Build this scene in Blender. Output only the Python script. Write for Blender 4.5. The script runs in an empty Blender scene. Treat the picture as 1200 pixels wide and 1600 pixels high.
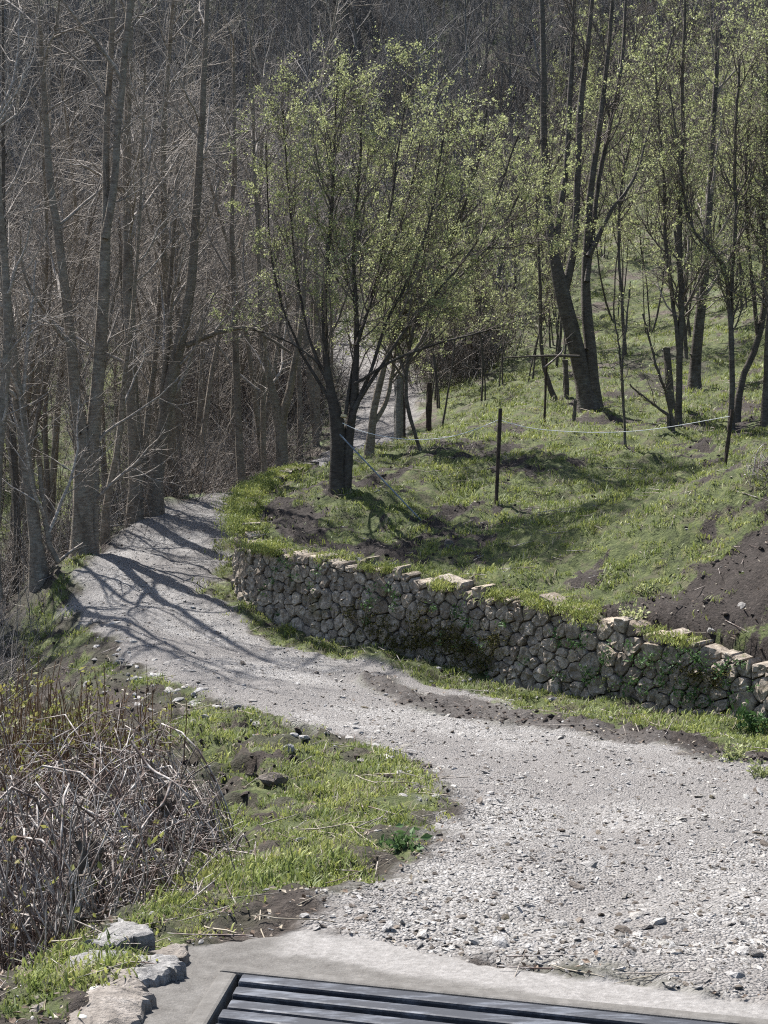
import bpy, math, random
import numpy as np
from mathutils import Vector

rng = np.random.default_rng(11)
random.seed(11)
R = math.radians
scene = bpy.context.scene
COL = scene.collection

# ------------------------------------------------------------------ camera
EYE = 1.6
FPX = 2000.0                       # focal length in pixels of the 1600 px high photograph
PITCH = math.atan(240 / FPX)
cam_d = bpy.data.cameras.new('camera')
cam_d.sensor_fit = 'VERTICAL'
cam_d.sensor_height = 24
cam_d.lens = 24 * FPX / 1600
cam_d.clip_start = 0.05
cam_d.clip_end = 800
cam = bpy.data.objects.new('camera', cam_d)
COL.objects.link(cam)
cam.location = (0, 0, EYE)
cam.rotation_euler = (math.pi / 2 - PITCH, 0, 0)
scene.camera = cam

# ------------------------------------------------------------------ sky, sun, exposure
SUN_AZ, SUN_EL = R(-37), R(55)
world = bpy.data.worlds.new('World')
scene.world = world
world.use_nodes = True
wn = world.node_tree
wn.nodes.clear()
w_out = wn.nodes.new('ShaderNodeOutputWorld')
w_bg = wn.nodes.new('ShaderNodeBackground')
w_sky = wn.nodes.new('ShaderNodeTexSky')
w_sky.sky_type = 'NISHITA'
w_sky.sun_disc = False
w_sky.sun_elevation = SUN_EL
w_sky.sun_rotation = SUN_AZ
w_sky.dust_density = 1.6
w_sky.ozone_density = .9
w_bg.inputs['Strength'].default_value = 0.085
wn.links.new(w_sky.outputs[0], w_bg.inputs[0])
wn.links.new(w_bg.outputs[0], w_out.inputs[0])
sun_d = bpy.data.lights.new('sun', 'SUN')
sun_d.energy = 5.0
sun_d.angle = R(0.5)
sun_d.color = (1.0, 0.975, 0.945)
sun = bpy.data.objects.new('sun', sun_d)
COL.objects.link(sun)
sun_dir = Vector((math.sin(SUN_AZ) * math.cos(SUN_EL), math.cos(SUN_AZ) * math.cos(SUN_EL), math.sin(SUN_EL)))
sun.rotation_euler = sun_dir.to_track_quat('Z', 'Y').to_euler()
sun.location = (0, 0, 30)
scene.view_settings.view_transform = 'Standard'
scene.view_settings.look = 'None'
scene.view_settings.gamma = 1
scene.view_settings.use_curve_mapping = False
scene.view_settings.exposure = 1.45
scene.cycles.max_bounces = 6
scene.cycles.diffuse_bounces = 3
scene.cycles.transmission_bounces = 3
scene.cycles.use_denoising = False
scene.cycles.filter_width = 1.15

# ------------------------------------------------------------------ generic helpers
def P3(px, py, y):
    """world point on the ray of photo pixel (px,py) at plan distance y."""
    a, b = (px - 600) / FPX, (800 - py) / FPX
    dx, dy, dz = a, math.cos(PITCH) + b * math.sin(PITCH), -math.sin(PITCH) + b * math.cos(PITCH)
    t = y / dy
    return np.array((dx * t, y, EYE + dz * t))

def hash01(ix, iy, seed):
    h = (ix.astype(np.int64) * 374761393 + iy.astype(np.int64) * 668265263 + seed * 974711) & 0xFFFFFFFF
    h = ((h ^ (h >> 13)) * 1274126177) & 0xFFFFFFFF
    return ((h ^ (h >> 16)) & 0xFFFF) / 65535.0

def vnoise(x, y, seed=0):
    x = np.asarray(x, float); y = np.asarray(y, float)
    ix, iy = np.floor(x), np.floor(y)
    fx, fy = x - ix, y - iy
    fx = fx * fx * (3 - 2 * fx); fy = fy * fy * (3 - 2 * fy)
    a, b = hash01(ix, iy, seed), hash01(ix + 1, iy, seed)
    c, d = hash01(ix, iy + 1, seed), hash01(ix + 1, iy + 1, seed)
    return (a * (1 - fx) + b * fx) * (1 - fy) + (c * (1 - fx) + d * fx) * fy

def fbm(x, y, seed=0, octs=4):
    s, a, t = 0, 1.0, 0
    for k in range(octs):
        s = s + a * vnoise(x * 2 ** k + 17.3 * k, y * 2 ** k - 9.1 * k, seed + k); t += a; a *= .5
    return s / t

def sstep(a, b, x):
    t = np.clip((np.asarray(x, float) - a) / (b - a), 0, 1)
    return t * t * (3 - 2 * t)

def make_mesh(name, verts, faces, mats=(), smooth=True, attrs=None, midx=None):
    """faces: (F,k) array or list of such arrays of different k."""
    me = bpy.data.meshes.new(name)
    verts = np.asarray(verts, np.float32)
    fl = faces if isinstance(faces, (list, tuple)) else [faces]
    fl = [np.asarray(f, np.int32) for f in fl if len(f)]
    me.vertices.add(len(verts))
    me.vertices.foreach_set('co', verts.ravel())
    loops = np.concatenate([f.ravel() for f in fl])
    tot = np.concatenate([np.full(len(f), f.shape[1], np.int32) for f in fl])
    start = np.concatenate([[0], np.cumsum(tot)[:-1]]).astype(np.int32)
    me.loops.add(len(loops)); me.loops.foreach_set('vertex_index', loops)
    me.polygons.add(len(tot))
    me.polygons.foreach_set('loop_start', start)
    me.polygons.foreach_set('loop_total', tot)
    me.polygons.foreach_set('use_smooth', np.full(len(tot), bool(smooth)))
    if midx is not None: me.polygons.foreach_set('material_index', np.asarray(midx, np.int32))
    for m in mats: me.materials.append(m)
    for k, v in (attrs or {}).items():
        at = me.attributes.new(k, 'FLOAT', 'POINT'); at.data.foreach_set('value', np.asarray(v, np.float32))
    me.update(calc_edges=True)
    return me

def link(name, me, parent=None, loc=(0, 0, 0), **props):
    o = bpy.data.objects.new(name, me)
    COL.objects.link(o)
    o.location = loc
    if parent is not None: o.parent = parent
    for k, v in props.items(): o[k] = v
    return o

def thing(name, label, cat, loc=(0, 0, 0), group=None, rz=0):
    o = bpy.data.objects.new(name, None); COL.objects.link(o)
    o.empty_display_size = .2
    o.location = loc; o.rotation_euler = (0, 0, rz)
    o['label'] = label; o['category'] = cat
    if group: o['group'] = group
    return o

def copy_tree(src, loc, rz, sc=1.0, label=None, tilt=(0, 0)):
    c = src.copy(); COL.objects.link(c)
    c.location = loc; c.rotation_euler = (tilt[0], tilt[1], rz); c.scale = (sc, sc, sc)
    if label: c['label'] = label
    for ch in src.children:
        d = ch.copy(); COL.objects.link(d); d.parent = c
        for g in ch.children:
            e = g.copy(); COL.objects.link(e); e.parent = d
    return c

class Bag:
    def __init__(s): s.v, s.f3, s.f4, s.n = [], [], [], 0
    def add(s, v, f):
        v = np.asarray(v, float).reshape(-1, 3); f = np.asarray(f, np.int64)
        s.v.append(v)
        (s.f4 if f.shape[1] == 4 else s.f3).append(f + s.n); s.n += len(v)
        return s
    def mesh(s, name, mats, smooth=True, origin=(0, 0, 0)):
        fl = []
        if s.f4: fl.append(np.concatenate(s.f4))
        if s.f3: fl.append(np.concatenate(s.f3))
        return make_mesh(name, np.concatenate(s.v) - np.asarray(origin), fl, mats, smooth)

def norm(v): return v / np.maximum(np.linalg.norm(v, axis=-1, keepdims=True), 1e-9)

def tubes(P, Rr, k=4):
    """P (N,n,3) polylines, Rr (N,n) radii -> verts, quads (+closed by tapering)."""
    N, n, _ = P.shape
    T = np.empty_like(P)
    T[:, 1:-1] = P[:, 2:] - P[:, :-2]; T[:, 0] = P[:, 1] - P[:, 0]; T[:, -1] = P[:, -1] - P[:, -2]
    T = norm(T)
    ref = np.where(np.abs(T[:, :1, 2:3]) > .8, np.array([1., .13, 0]), np.array([.1, .05, 1.]))
    U = norm(np.cross(T, np.broadcast_to(ref, T.shape))); V = np.cross(T, U)
    a = np.arange(k) * 2 * math.pi / k
    ring = P[:, :, None] + Rr[:, :, None, None] * (np.cos(a)[None, None, :, None] * U[:, :, None] + np.sin(a)[None, None, :, None] * V[:, :, None])
    verts = ring.reshape(-1, 3)
    base = (np.arange(N)[:, None, None] * n + np.arange(n - 1)[None, :, None]) * k
    j = np.arange(k)[None, None]; j2 = (np.arange(k) + 1)[None, None] % k
    f = np.stack([base + j, base + j2, base + k + j2, base + k + j], -1).reshape(-1, 4)
    return verts, f

def sweep(start, d, length, n, wob, up, g=0.0):
    """batch of wandering branches: start (N,3), d (N,3), length (N)."""
    N = len(start)
    P = np.empty((N, n, 3)); P[:, 0] = start
    d = norm(np.asarray(d, float)); st = np.asarray(length)[:, None] / (n - 1)
    for k in range(1, n):
        d = norm(d + rng.normal(0, wob, (N, 3)) + np.array([0, 0, up - g * k]))
        P[:, k] = P[:, k - 1] + d * st
    return P

def shoots(P, Rr, count, u0, u1, a0, a1, len0, len1, rf, n, wob, up, wpow=1.0):
    """children of the branches P: positions along them, leaving at an angle."""
    N, m, _ = P.shape
    ln = np.linalg.norm(P[:, -1] - P[:, 0], axis=1) ** wpow
    idx = rng.choice(N, count, p=ln / ln.sum())
    u = rng.uniform(u0, u1, count)
    q = u * (m - 1); i = np.minimum(q.astype(int), m - 2); fr = (q - i)[:, None]
    s = P[idx, i] * (1 - fr) + P[idx, i + 1] * fr
    t = norm(P[idx, i + 1] - P[idx, i])
    r = Rr[idx, i] * (1 - fr[:, 0]) + Rr[idx, i + 1] * fr[:, 0]
    w = rng.normal(0, 1, (count, 3)); w = norm(w - (w * t).sum(1, keepdims=True) * t)
    a = rng.uniform(a0, a1, count)[:, None]
    d = t * np.cos(a) + w * np.sin(a)
    L = rng.uniform(len0, len1, count) * (1.15 - .6 * u)
    Q = sweep(s, d, L, n, wob, up)
    r0 = np.minimum(r * .75, rf * L)
    return Q, r0[:, None] * np.linspace(1, .3, n)[None]

def leaves_on(P, count, size, spread=.03, droop=.0):
    N, m, _ = P.shape
    wt_ = rng.gamma(.45, 1, N) + .01; idx = rng.choice(N, count, p=wt_ / wt_.sum()); q = (1 - .9 * rng.uniform(0, 1, count) ** 1.5) * (m - 1)
    i = np.minimum(q.astype(int), m - 2); fr = (q - i)[:, None]
    c = P[idx, i] * (1 - fr) + P[idx, i + 1] * fr + rng.normal(0, spread, (count, 3))
    a = norm(rng.normal(0, 1, (count, 3)) + np.array([0, 0, .5 - droop]))
    b = norm(np.cross(a, rng.normal(0, 1, (count, 3))))
    s = (size * (.45 + 1.1 * rng.uniform(0, 1, count) ** 1.6))[:, None]
    nrm = np.cross(a, b)
    v = np.stack([c, c + a * s * .5 + b * s * .26 + nrm * s * .06, c + a * s, c + a * s * .5 - b * s * .26 + nrm * s * .06], 1).reshape(-1, 3)
    o = np.arange(count)[:, None] * 4
    return v, o + np.array([[0, 1, 2, 3]])

# ------------------------------------------------------------------ material helpers
class NT:
    def __init__(s, name):
        s.m = bpy.data.materials.new(name); s.m.use_nodes = True
        s.t = s.m.node_tree; s.t.nodes.clear()
        s.out = s.n('ShaderNodeOutputMaterial'); s.b = s.n('ShaderNodeBsdfPrincipled')
        s.l(s.b.outputs[0], s.out.inputs[0])
        s.b.inputs['Specular IOR Level'].default_value = .25
        s.pos = s.n('ShaderNodeNewGeometry').outputs['Position']
    def n(s, t): return s.t.nodes.new(t)
    def l(s, a, b): s.t.links.new(a, b)
    def put(s, sock, v):
        if hasattr(v, 'is_output'): s.l(v, sock)
        elif isinstance(v, (tuple, list)) and len(v) == 3 and sock.type == 'RGBA': sock.default_value = (*v, 1)
        else: sock.default_value = v
    def noise(s, scale, detail=3, rough=.55, vec=None, dist=0):
        x = s.n('ShaderNodeTexNoise'); s.l(vec or s.pos, x.inputs['Vector'])
        x.inputs['Scale'].default_value = scale; x.inputs['Detail'].default_value = detail
        x.inputs['Roughness'].default_value = rough; x.inputs['Distortion'].default_value = dist
        return x.outputs['Fac']
    def voro(s, scale, feature='F1', vec=None, out='Distance'):
        x = s.n('ShaderNodeTexVoronoi'); x.feature = feature; s.l(vec or s.pos, x.inputs['Vector'])
        x.inputs['Scale'].default_value = scale
        return x.outputs[out]
    def scale(s, sx, sy, sz, vec=None):
        x = s.n('ShaderNodeMapping'); s.l(vec or s.pos, x.inputs['Vector']); x.inputs['Scale'].default_value = (sx, sy, sz)
        return x.outputs[0]
    def obj(s): return s.n('ShaderNodeTexCoord').outputs['Object']
    def rand(s): return s.n('ShaderNodeObjectInfo').outputs['Random']
    def ramp(s, fac, *stops):
        x = s.n('ShaderNodeValToRGB'); s.put(x.inputs[0], fac)
        e = x.color_ramp.elements
        while len(e) < len(stops): e.new(.5)
        for q, (p, c) in zip(e, stops):
            q.position = p; q.color = (c, c, c, 1) if isinstance(c, (int, float)) else (*c, 1)
        return x.outputs[0]
    def mix(s, fac, a, b, mode='MIX'):
        x = s.n('ShaderNodeMix'); x.data_type = 'RGBA'; x.blend_type = mode
        s.put(x.inputs[0], fac); s.put(x.inputs[6], a); s.put(x.inputs[7], b)
        return x.outputs[2]
    def math(s, op, a, b=0.0):
        x = s.n('ShaderNodeMath'); x.operation = op; s.put(x.inputs[0], a); s.put(x.inputs[1], b)
        return x.outputs[0]
    def attr(s, name):
        x = s.n('ShaderNodeAttribute'); x.attribute_name = name; return x.outputs['Fac']
    def bump(s, h, strength=.5, dist=.02, prev=None):
        x = s.n('ShaderNodeBump'); s.put(x.inputs['Height'], h)
        x.inputs['Strength'].default_value = strength; x.inputs['Distance'].default_value = dist
        if prev: s.l(prev, x.inputs['Normal'])
        return x.outputs[0]
    def done(s, col, rough=.85, nrm=None, metal=0):
        s.put(s.b.inputs['Base Color'], col); s.put(s.b.inputs['Roughness'], rough); s.put(s.b.inputs['Metallic'], metal)
        if nrm: s.l(nrm, s.b.inputs['Normal'])
        return s.m
    def leafy(s, col, trans=.45):
        """thin leaf: part of the light passes through."""
        s.put(s.b.inputs['Base Color'], col); s.b.inputs['Roughness'].default_value = .55
        tr = s.n('ShaderNodeBsdfTranslucent'); s.put(tr.inputs[0], col)
        mx = s.n('ShaderNodeMixShader'); mx.inputs[0].default_value = trans
        s.l(s.b.outputs[0], mx.inputs[1]); s.l(tr.outputs[0], mx.inputs[2]); s.l(mx.outputs[0], s.out.inputs[0])
        return s.m

def mat_ground():
    t = NT('ground_soil_grass_gravel')
    n1, n2, n3 = t.noise(1.3, 5), t.noise(9, 5, .65), t.noise(60, 4, .7)
    litter = t.ramp(n2, (.3, (.025, .019, .014)), (.5, (.06, .047, .036)), (.7, (.13, .108, .088)))
    litter = t.mix(t.ramp(n1, (.42, 0), (.6, .75)), litter, (.075, .105, .035))
    soil = t.ramp(t.noise(22, 6, .7), (.3, (.012, .009, .007)), (.55, (.03, .023, .019)), (.75, (.075, .063, .055)))
    grass = t.ramp(n2, (.3, (.03, .036, .014)), (.55, (.066, .08, .026)), (.75, (.14, .14, .055)))
    grass = t.mix(t.ramp(t.noise(4, 4), (.52, 0), (.62, .55)), grass, (.07, .055, .04))
    cellc = t.voro(34, out='Color'); sep = t.n('ShaderNodeSeparateColor'); t.l(cellc, sep.inputs[0])
    cell2 = t.voro(75, out='Color'); sep2 = t.n('ShaderNodeSeparateColor'); t.l(cell2, sep2.inputs[0])
    grav = t.ramp(t.math('ADD', t.math('MULTIPLY', sep.outputs[0], .45), t.math('MULTIPLY', sep2.outputs[0], .55)), (.1, (.14, .128, .117)), (.5, (.285, .27, .254)), (.9, (.49, .474, .457)))
    grav = t.mix(t.ramp(t.noise(90, 4, .75), (.35, .7), (.6, 0)), grav, (.175, .165, .154))
    grav = t.mix(t.ramp(t.noise(3.2, 5, .65), (.46, 0), (.7, .4)), grav, (.205, .195, .184))
    grav = t.mix(t.attr('dust'), grav, t.ramp(n3, (.3, (.115, .103, .094)), (.7, (.255, .24, .228))))
    conc = t.ramp(t.noise(14, 6, .7), (.3, (.065, .06, .054)), (.55, (.1, .094, .086)), (.8, (.15, .142, .132)))
    conc = t.mix(t.ramp(t.noise(120, 3), (.6, 0), (.75, .5)), conc, (.2, .18, .16))
    c = t.mix(t.attr('soil'), litter, soil)
    c = t.mix(t.ramp(t.math('ADD', t.attr('grass'), t.math('MULTIPLY', t.math('SUBTRACT', t.noise(24, 5, .7), .5), 1.1)), (.38, 0), (.58, 1)), c, grass)
    c = t.mix(t.attr('path'), c, grav)
    conc = t.mix(t.math('MULTIPLY', t.ramp(t.noise(18, 6, .75), (.3, .45), (.6, 1)), t.attr('dusty')), conc, t.ramp(t.noise(40, 5, .7), (.3, (.14, .132, .124)), (.7, (.24, .229, .218))))
    c = t.mix(t.attr('conc'), c, conc)
    gb = t.mix(t.attr('path'), t.math('MULTIPLY', t.noise(26, 6, .7), 1.6), t.math('ADD', t.math('MULTIPLY', t.voro(75), -1.1), t.math('ADD', t.noise(70, 4, .7), t.math('MULTIPLY', t.voro(34), -.7))))
    gb = t.mix(t.attr('conc'), gb, t.math('MULTIPLY', t.noise(60, 5, .7), .3))
    return t.done(c, .9, t.bump(gb, .85, .035))

def mat_bark(name, lo, mid, hi, lichen=.35):
    t = NT(name)
    o = t.pos
    n = t.noise(1, 6, .7, t.scale(9, 9, 26))
    n2 = t.noise(5, 4, .6)
    c = t.ramp(n, (.3, lo), (.52, mid), (.75, hi))
    c = t.mix(t.ramp(n2, (.5, 0), (.68, lichen)), c, (.24, .25, .21))
    c = t.mix(t.ramp(t.noise(1, 5, .7, t.scale(4, 4, 2.2)), (.54, 0), (.66, .75)), c, lo)
    c = t.mix(t.ramp(t.rand(), (0, 0), (1, .45)), c, (.075, .062, .05))
    return t.done(c, .9, t.bump(n, .7, .03))

M = {}
M['ground'] = mat_ground()
M['bark'] = mat_bark('grey_bark', (.09, .07, .052), (.215, .178, .138), (.36, .315, .255))
M['dark_bark'] = mat_bark('dark_bark', (.03, .025, .02), (.085, .072, .06), (.16, .14, .12), .2)
M['twig'] = mat_bark('twig_bark', (.12, .098, .082), (.33, .29, .25), (.62, .57, .51), .1)
M['twig_dark'] = mat_bark('dark_twig_bark', (.05, .04, .032), (.14, .115, .094), (.28, .24, .2), .1)
def mat_leaf(name, a, b, c, trans=.45):
    t = NT(name)
    return t.leafy(t.ramp(t.noise(2.2, 6, .85), (.34, a), (.5, b), (.66, c)), trans)
M['twig_far'] = mat_bark('far_twig_bark', (.045, .043, .043), (.14, .133, .128), (.3, .288, .275), .1)
M['tree_dark'] = mat_bark('black_brown_bark', (.014, .011, .009), (.042, .034, .028), (.095, .08, .066), .15)
M['leaf'] = mat_leaf('young_leaf', (.16, .185, .08), (.29, .315, .14), (.45, .46, .24))
M['leaf_yellow'] = mat_leaf('yellowing_leaf', (.12, .13, .035), (.2, .21, .06), (.24, .2, .07))
M['leaf_dark'] = mat_leaf('dark_weed_leaf', (.03, .06, .02), (.05, .1, .03), (.1, .16, .06), .3)
M['grass'] = mat_leaf('short_grass', (.07, .1, .028), (.155, .19, .052), (.29, .3, .1), .4)
M['grass2'] = mat_leaf('mossy_grass', (.09, .112, .03), (.21, .235, .06), (.36, .36, .12), .35)
M['straw'] = mat_leaf('dry_straw', (.16, .13, .09), (.28, .24, .18), (.38, .34, .27), .2)
M['dead_leaf'] = mat_leaf('dead_leaf', (.05, .035, .025), (.12, .085, .06), (.24, .18, .13), .1)
M['cane'] = (lambda t: t.done(t.mix(t.ramp(t.noise(7, 5, .75), (.45, 0), (.61, 1)), t.ramp(t.noise(9, 4, .7), (.3, (.04, .025, .02)), (.7, (.13, .09, .072))), t.ramp(t.noise(16, 3), (.3, (.24, .215, .19)), (.7, (.48, .45, .42)))), .7))(NT('bramble_cane'))
M['redstem'] = (lambda t: t.done(t.ramp(t.noise(8, 3), (.3, (.06, .032, .02)), (.7, (.2, .12, .06))), .7))(NT('brown_stem'))
def mat_stone(name, lo, mid, hi, moss=.5, lichen=.4, scale=6):
    t = NT(name)
    n = t.noise(scale, 7, .7); n2 = t.noise(scale * 7, 5, .7)
    c = t.ramp(n, (.3, lo), (.5, mid), (.72, hi))
    tint = t.ramp(t.rand(), (0, (.62, .58, .54)), (.5, (1, 1, 1)), (1, (1.25, 1.2, 1.12)))
    c = t.mix(1.0, c, tint, 'MULTIPLY')
    c = t.mix(t.ramp(t.noise(scale * 2.2, 4, .7), (.42, .6), (.56, 0)), c, lo)
    c = t.mix(t.ramp(n2, (.35, .55), (.55, 0)), c, lo)
    c = t.mix(t.ramp(t.noise(2.6, 5, .7), (.56, 0), (.66, moss)), c, t.ramp(n2, (.3, (.035, .04, .012)), (.7, (.13, .11, .03))))
    c = t.mix(t.ramp(t.voro(9), (.12, lichen), (.2, 0)), c, (.42, .42, .39))
    return t.done(c, .9, t.bump(t.math('ADD', n, t.math('MULTIPLY', n2, .5)), .9, .03))
M['wall_stone'] = mat_stone('wall_limestone', (.125, .102, .08), (.33, .285, .232), (.5, .45, .385), .6, .3, 9)
M['rock'] = mat_stone('pale_limestone', (.17, .16, .15), (.33, .322, .31), (.52, .51, .495), .15, .2, 12)
M['dark_rock'] = mat_stone('brown_stone', (.07, .06, .05), (.14, .12, .105), (.24, .215, .19), .3, .1, 12)
M['core'] = (lambda t: t.done(t.ramp(t.noise(20, 5, .7), (.35, (.03, .025, .02)), (.7, (.1, .083, .066))), .95, t.bump(t.noise(30, 5), .8, .03)))(NT('wall_core_rubble'))
M['earth'] = (lambda t: t.done(t.ramp(t.noise(25, 5, .7), (.3, (.02, .015, .012)), (.6, (.055, .044, .037)), (.8, (.12, .1, .088))), .95, t.bump(t.noise(60, 4), .8, .02)))(NT('dark_earth'))
M['moss'] = (lambda t: t.done(t.ramp(t.noise(18, 5, .7), (.3, (.035, .038, .01)), (.55, (.085, .078, .018)), (.75, (.2, .15, .03))), .95, t.bump(t.noise(70, 5, .8), 1, .03)))(NT('moss_cushion'))
M['steel'] = (lambda t: t.done(t.mix(t.ramp(t.noise(1, 6, .7, t.scale(6, 22, 22)), (.48, 0), (.66, .7)), (.03, .032, .038), (.125, .135, .155)), t.ramp(t.noise(14, 5), (.3, .5), (.7, .8)), t.bump(t.noise(60, 4), .2, .004), .1))(NT('worn_black_steel'))
M['concrete'] = (lambda t: t.done(t.ramp(t.noise(14, 6, .7), (.3, (.065, .06, .054)), (.55, (.1, .094, .086)), (.8, (.15, .142, .132))), .92, t.bump(t.noise(60, 5, .7), .5, .01)))(NT('rough_concrete'))
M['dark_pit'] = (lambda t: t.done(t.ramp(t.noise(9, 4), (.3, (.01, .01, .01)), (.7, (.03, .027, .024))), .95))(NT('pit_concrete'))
M['rust'] = (lambda t: t.done(t.ramp(t.noise(20, 5), (.3, (.018, .014, .012)), (.7, (.07, .05, .04))), .8, None, .2))(NT('rusty_iron'))
M['galv'] = (lambda t: t.done(t.ramp(t.noise(12, 4), (.3, (.09, .105, .12)), (.7, (.2, .225, .25))), .5, None, .3))(NT('galvanised_tube'))
M['post_wood'] = mat_bark('weathered_post_wood', (.04, .034, .028), (.1, .088, .074), (.2, .18, .16), .2)
M['pale_post'] = mat_bark('pale_post_wood', (.12, .11, .1), (.24, .23, .215), (.36, .35, .33), .2)
M['tape'] = NT('fence_tape_plastic').done((.6, .6, .58), .6)
M['cutwood'] = (lambda t: t.done(t.ramp(t.noise(20, 3), (.3, (.3, .24, .13)), (.7, (.5, .42, .25))), .8))(NT('cut_wood'))
M['flower'] = NT('yellow_petal').done((.75, .6, .05), .6)

# ------------------------------------------------------------------ terrain
WALL_FOOT = [(1330, 1162, 11.75), (1200, 1135, 12.7), (1050, 1110, 13.6), (900, 1085, 14.6), (740, 1050, 15.8), (560, 1008, 17.0), (450, 975, 17.95), (385, 945, 18.75)]
WALL_TOP = [(1330, 1095, 11.75), (1200, 1045, 12.7), (1050, 1000, 13.6), (900, 958, 14.6), (740, 928, 15.8), (560, 885, 17.0), (450, 868, 17.95), (385, 850, 18.75)]
wf = [P3(*q) for q in WALL_FOOT]; wt = [P3(*q) for q in WALL_TOP]
BACK = [(-2.33, 19.6), (-2.43, 20.8), (-2.42, 22.1), (-2.2, 23.5), (-1.6, 25.3), (-.6, 27.6), (.6, 31)]
low = [P3(*q) for q in [
    (200, 1600, 3.58), (900, 1600, 3.58), (1300, 1600, 3.58), (0, 1575, 3.7), (300, 1500, 4.2), (900, 1500, 4.2), (1300, 1500, 4.2),
    (160, 1490, 4.25), (60, 1540, 3.9), (190, 1462, 4.5), (250, 1428, 5.0), (330, 1400, 5.4), (900, 1400, 5.45), (1300, 1400, 5.4), (430, 1300, 7.0), (900, 1300, 7.1), (1300, 1300, 7.0),
    (470, 1200, 9.5), (850, 1200, 9.8), (1250, 1200, 9.7), (400, 1120, 12.0), (750, 1120, 13.0), (1200, 1155, 11.8),
    (240, 935, 19), (150, 965, 17.7), (130, 1000, 16.4), (230, 1050, 14.4), (300, 1000, 16.8), (450, 1045, 15.3), (250, 850, 22.6), (165, 862, 22), (350, 870, 21.8),
    (240, 793, 26.2), (345, 793, 26.2), (140, 868, 21.5), (70, 900, 20.3), (200, 822, 24)]]
low += wf
low += [np.array((x, y, z + EYE)) for x, y, z in [
    (-4.3, 28.6, -3.05), (-2.4, 29, -3.1), (-1, 33, -2.5), (0, 40, -1.75), (-7.2, 20, -5.4), (-12, 20, -8), (-9, 14, -6.5), (-5.6, 14, -5.0), (-4.6, 16.4, -4.35), (-3.4, 11.6, -3.85), (-2.7, 9, -3.45),
    (-2.1, 7, -3.55), (-1.75, 5.5, -2.95), (-2.4, 4.1, -2.8), (-3, 6, -3.9), (-5, 8, -5.3), (-8, 5, -6), (-8, 10, -6.5), (-2.3, 3, -2.3), (-4, 1, -3),
    (0, 0, -1.6), (2, 0, -1.6), (-1.5, 0, -1.65), (0, -6, -1.0), (6, 0, -1.2), (-8, -6, -4), (8, -8, -.5), (5, 8, -2.85), (8, 6, -1.8), (12, 5, 0),
    (-2.2, 22, -3.3), (-1.9, 24, -3.1), (-.6, 27, -3),
    (-20, 20, -10), (-20, 5, -9), (-40, 20, -6), (-15, 30, -7.2), (-8, 28, -5.6), (-30, 40, -3), (-12, 42, -4.5), (-5, 44, -2.6), (0, 48, -.6)]]
far = [np.array((x, y, z + EYE)) for x, y, z in [
    (-20, 60, 4), (-2, 60, 2.2), (-40, 80, 16), (0, 80, 12), (-20, 110, 32), (0, 110, 32), (-60, 60, 10), (0, 160, 66), (-60, 160, 70), (60, 160, 70),
    (-100, 100, 42), (110, 100, 45), (110, 40, 30), (60, 20, 14), (-100, 20, 10), (-100, -10, 5), (40, 80, 18), (40, 110, 36), (110, -10, 15)]]
up = wt + [P3(*q) for q in [
    (366, 812, 20.6), (376, 782, 22.2), (405, 762, 23.6), (460, 745, 25), (540, 790, 20), (527, 765, 21), (775, 792, 20), (800, 850, 17.8), (650, 860, 18.2),
    (1000, 780, 17.5), (1200, 718, 16.6), (1100, 748, 17.1), (1200, 900, 14), (1050, 900, 15.2), (1150, 1000, 13.2), (600, 705, 25), (700, 710, 23.5), (900, 705, 23),
    (1060, 672, 25), (1190, 660, 25), (920, 642, 28), (660, 660, 30), (800, 600, 33), (1000, 600, 31), (1150, 590, 31), (1000, 520, 40), (800, 540, 42), (650, 610, 42), (900, 400, 52),
    (1150, 420, 47), (1100, 300, 62), (1190, 150, 78)]]
up += [np.array((x, y, z + EYE)) for x, y, z in [(6, 12, -1.7), (10, 10, -.2), (14, 16, 1.4), (9, 20, -.5), (4.3, 19.7, -2.15), (5.7, 19.5, -1.95), (2.9, 19.4, -2.3), (6.4, 17.2, -1.2), (16, 30, 4), (30, 30, 9), (8, 8, -1.3)]]

class RBF:
    def __init__(s, pts, c=.8, smooth=.02):
        pts = np.asarray(pts, float); s.q = pts[:, :2]; n = len(pts); s.c = c
        D = np.sqrt(((s.q[:, None] - s.q[None]) ** 2).sum(-1) + c * c)
        A = np.zeros((n + 3, n + 3)); A[:n, :n] = -D - np.eye(n) * -smooth
        A[:n, n] = 1; A[:n, n + 1:] = s.q; A[n, :n] = 1; A[n + 1:, :n] = s.q.T
        s.w = np.linalg.solve(A, np.concatenate([pts[:, 2], np.zeros(3)]))
    def __call__(s, x, y):
        x = np.asarray(x, float); sh = x.shape; x = x.ravel(); y = np.asarray(y, float).ravel()
        out = np.empty_like(x); n = len(s.q)
        for k in range(0, len(x), 40000):
            a, b = x[k:k + 40000], y[k:k + 40000]
            D = np.sqrt((a[:, None] - s.q[None, :, 0]) ** 2 + (b[:, None] - s.q[None, :, 1]) ** 2 + s.c ** 2)
            out[k:k + 40000] = -D @ s.w[:n] + s.w[n] + a * s.w[n + 1] + b * s.w[n + 2]
        return out.reshape(sh)
rbfL, rbfU = RBF(low + far), RBF(up + far)

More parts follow.
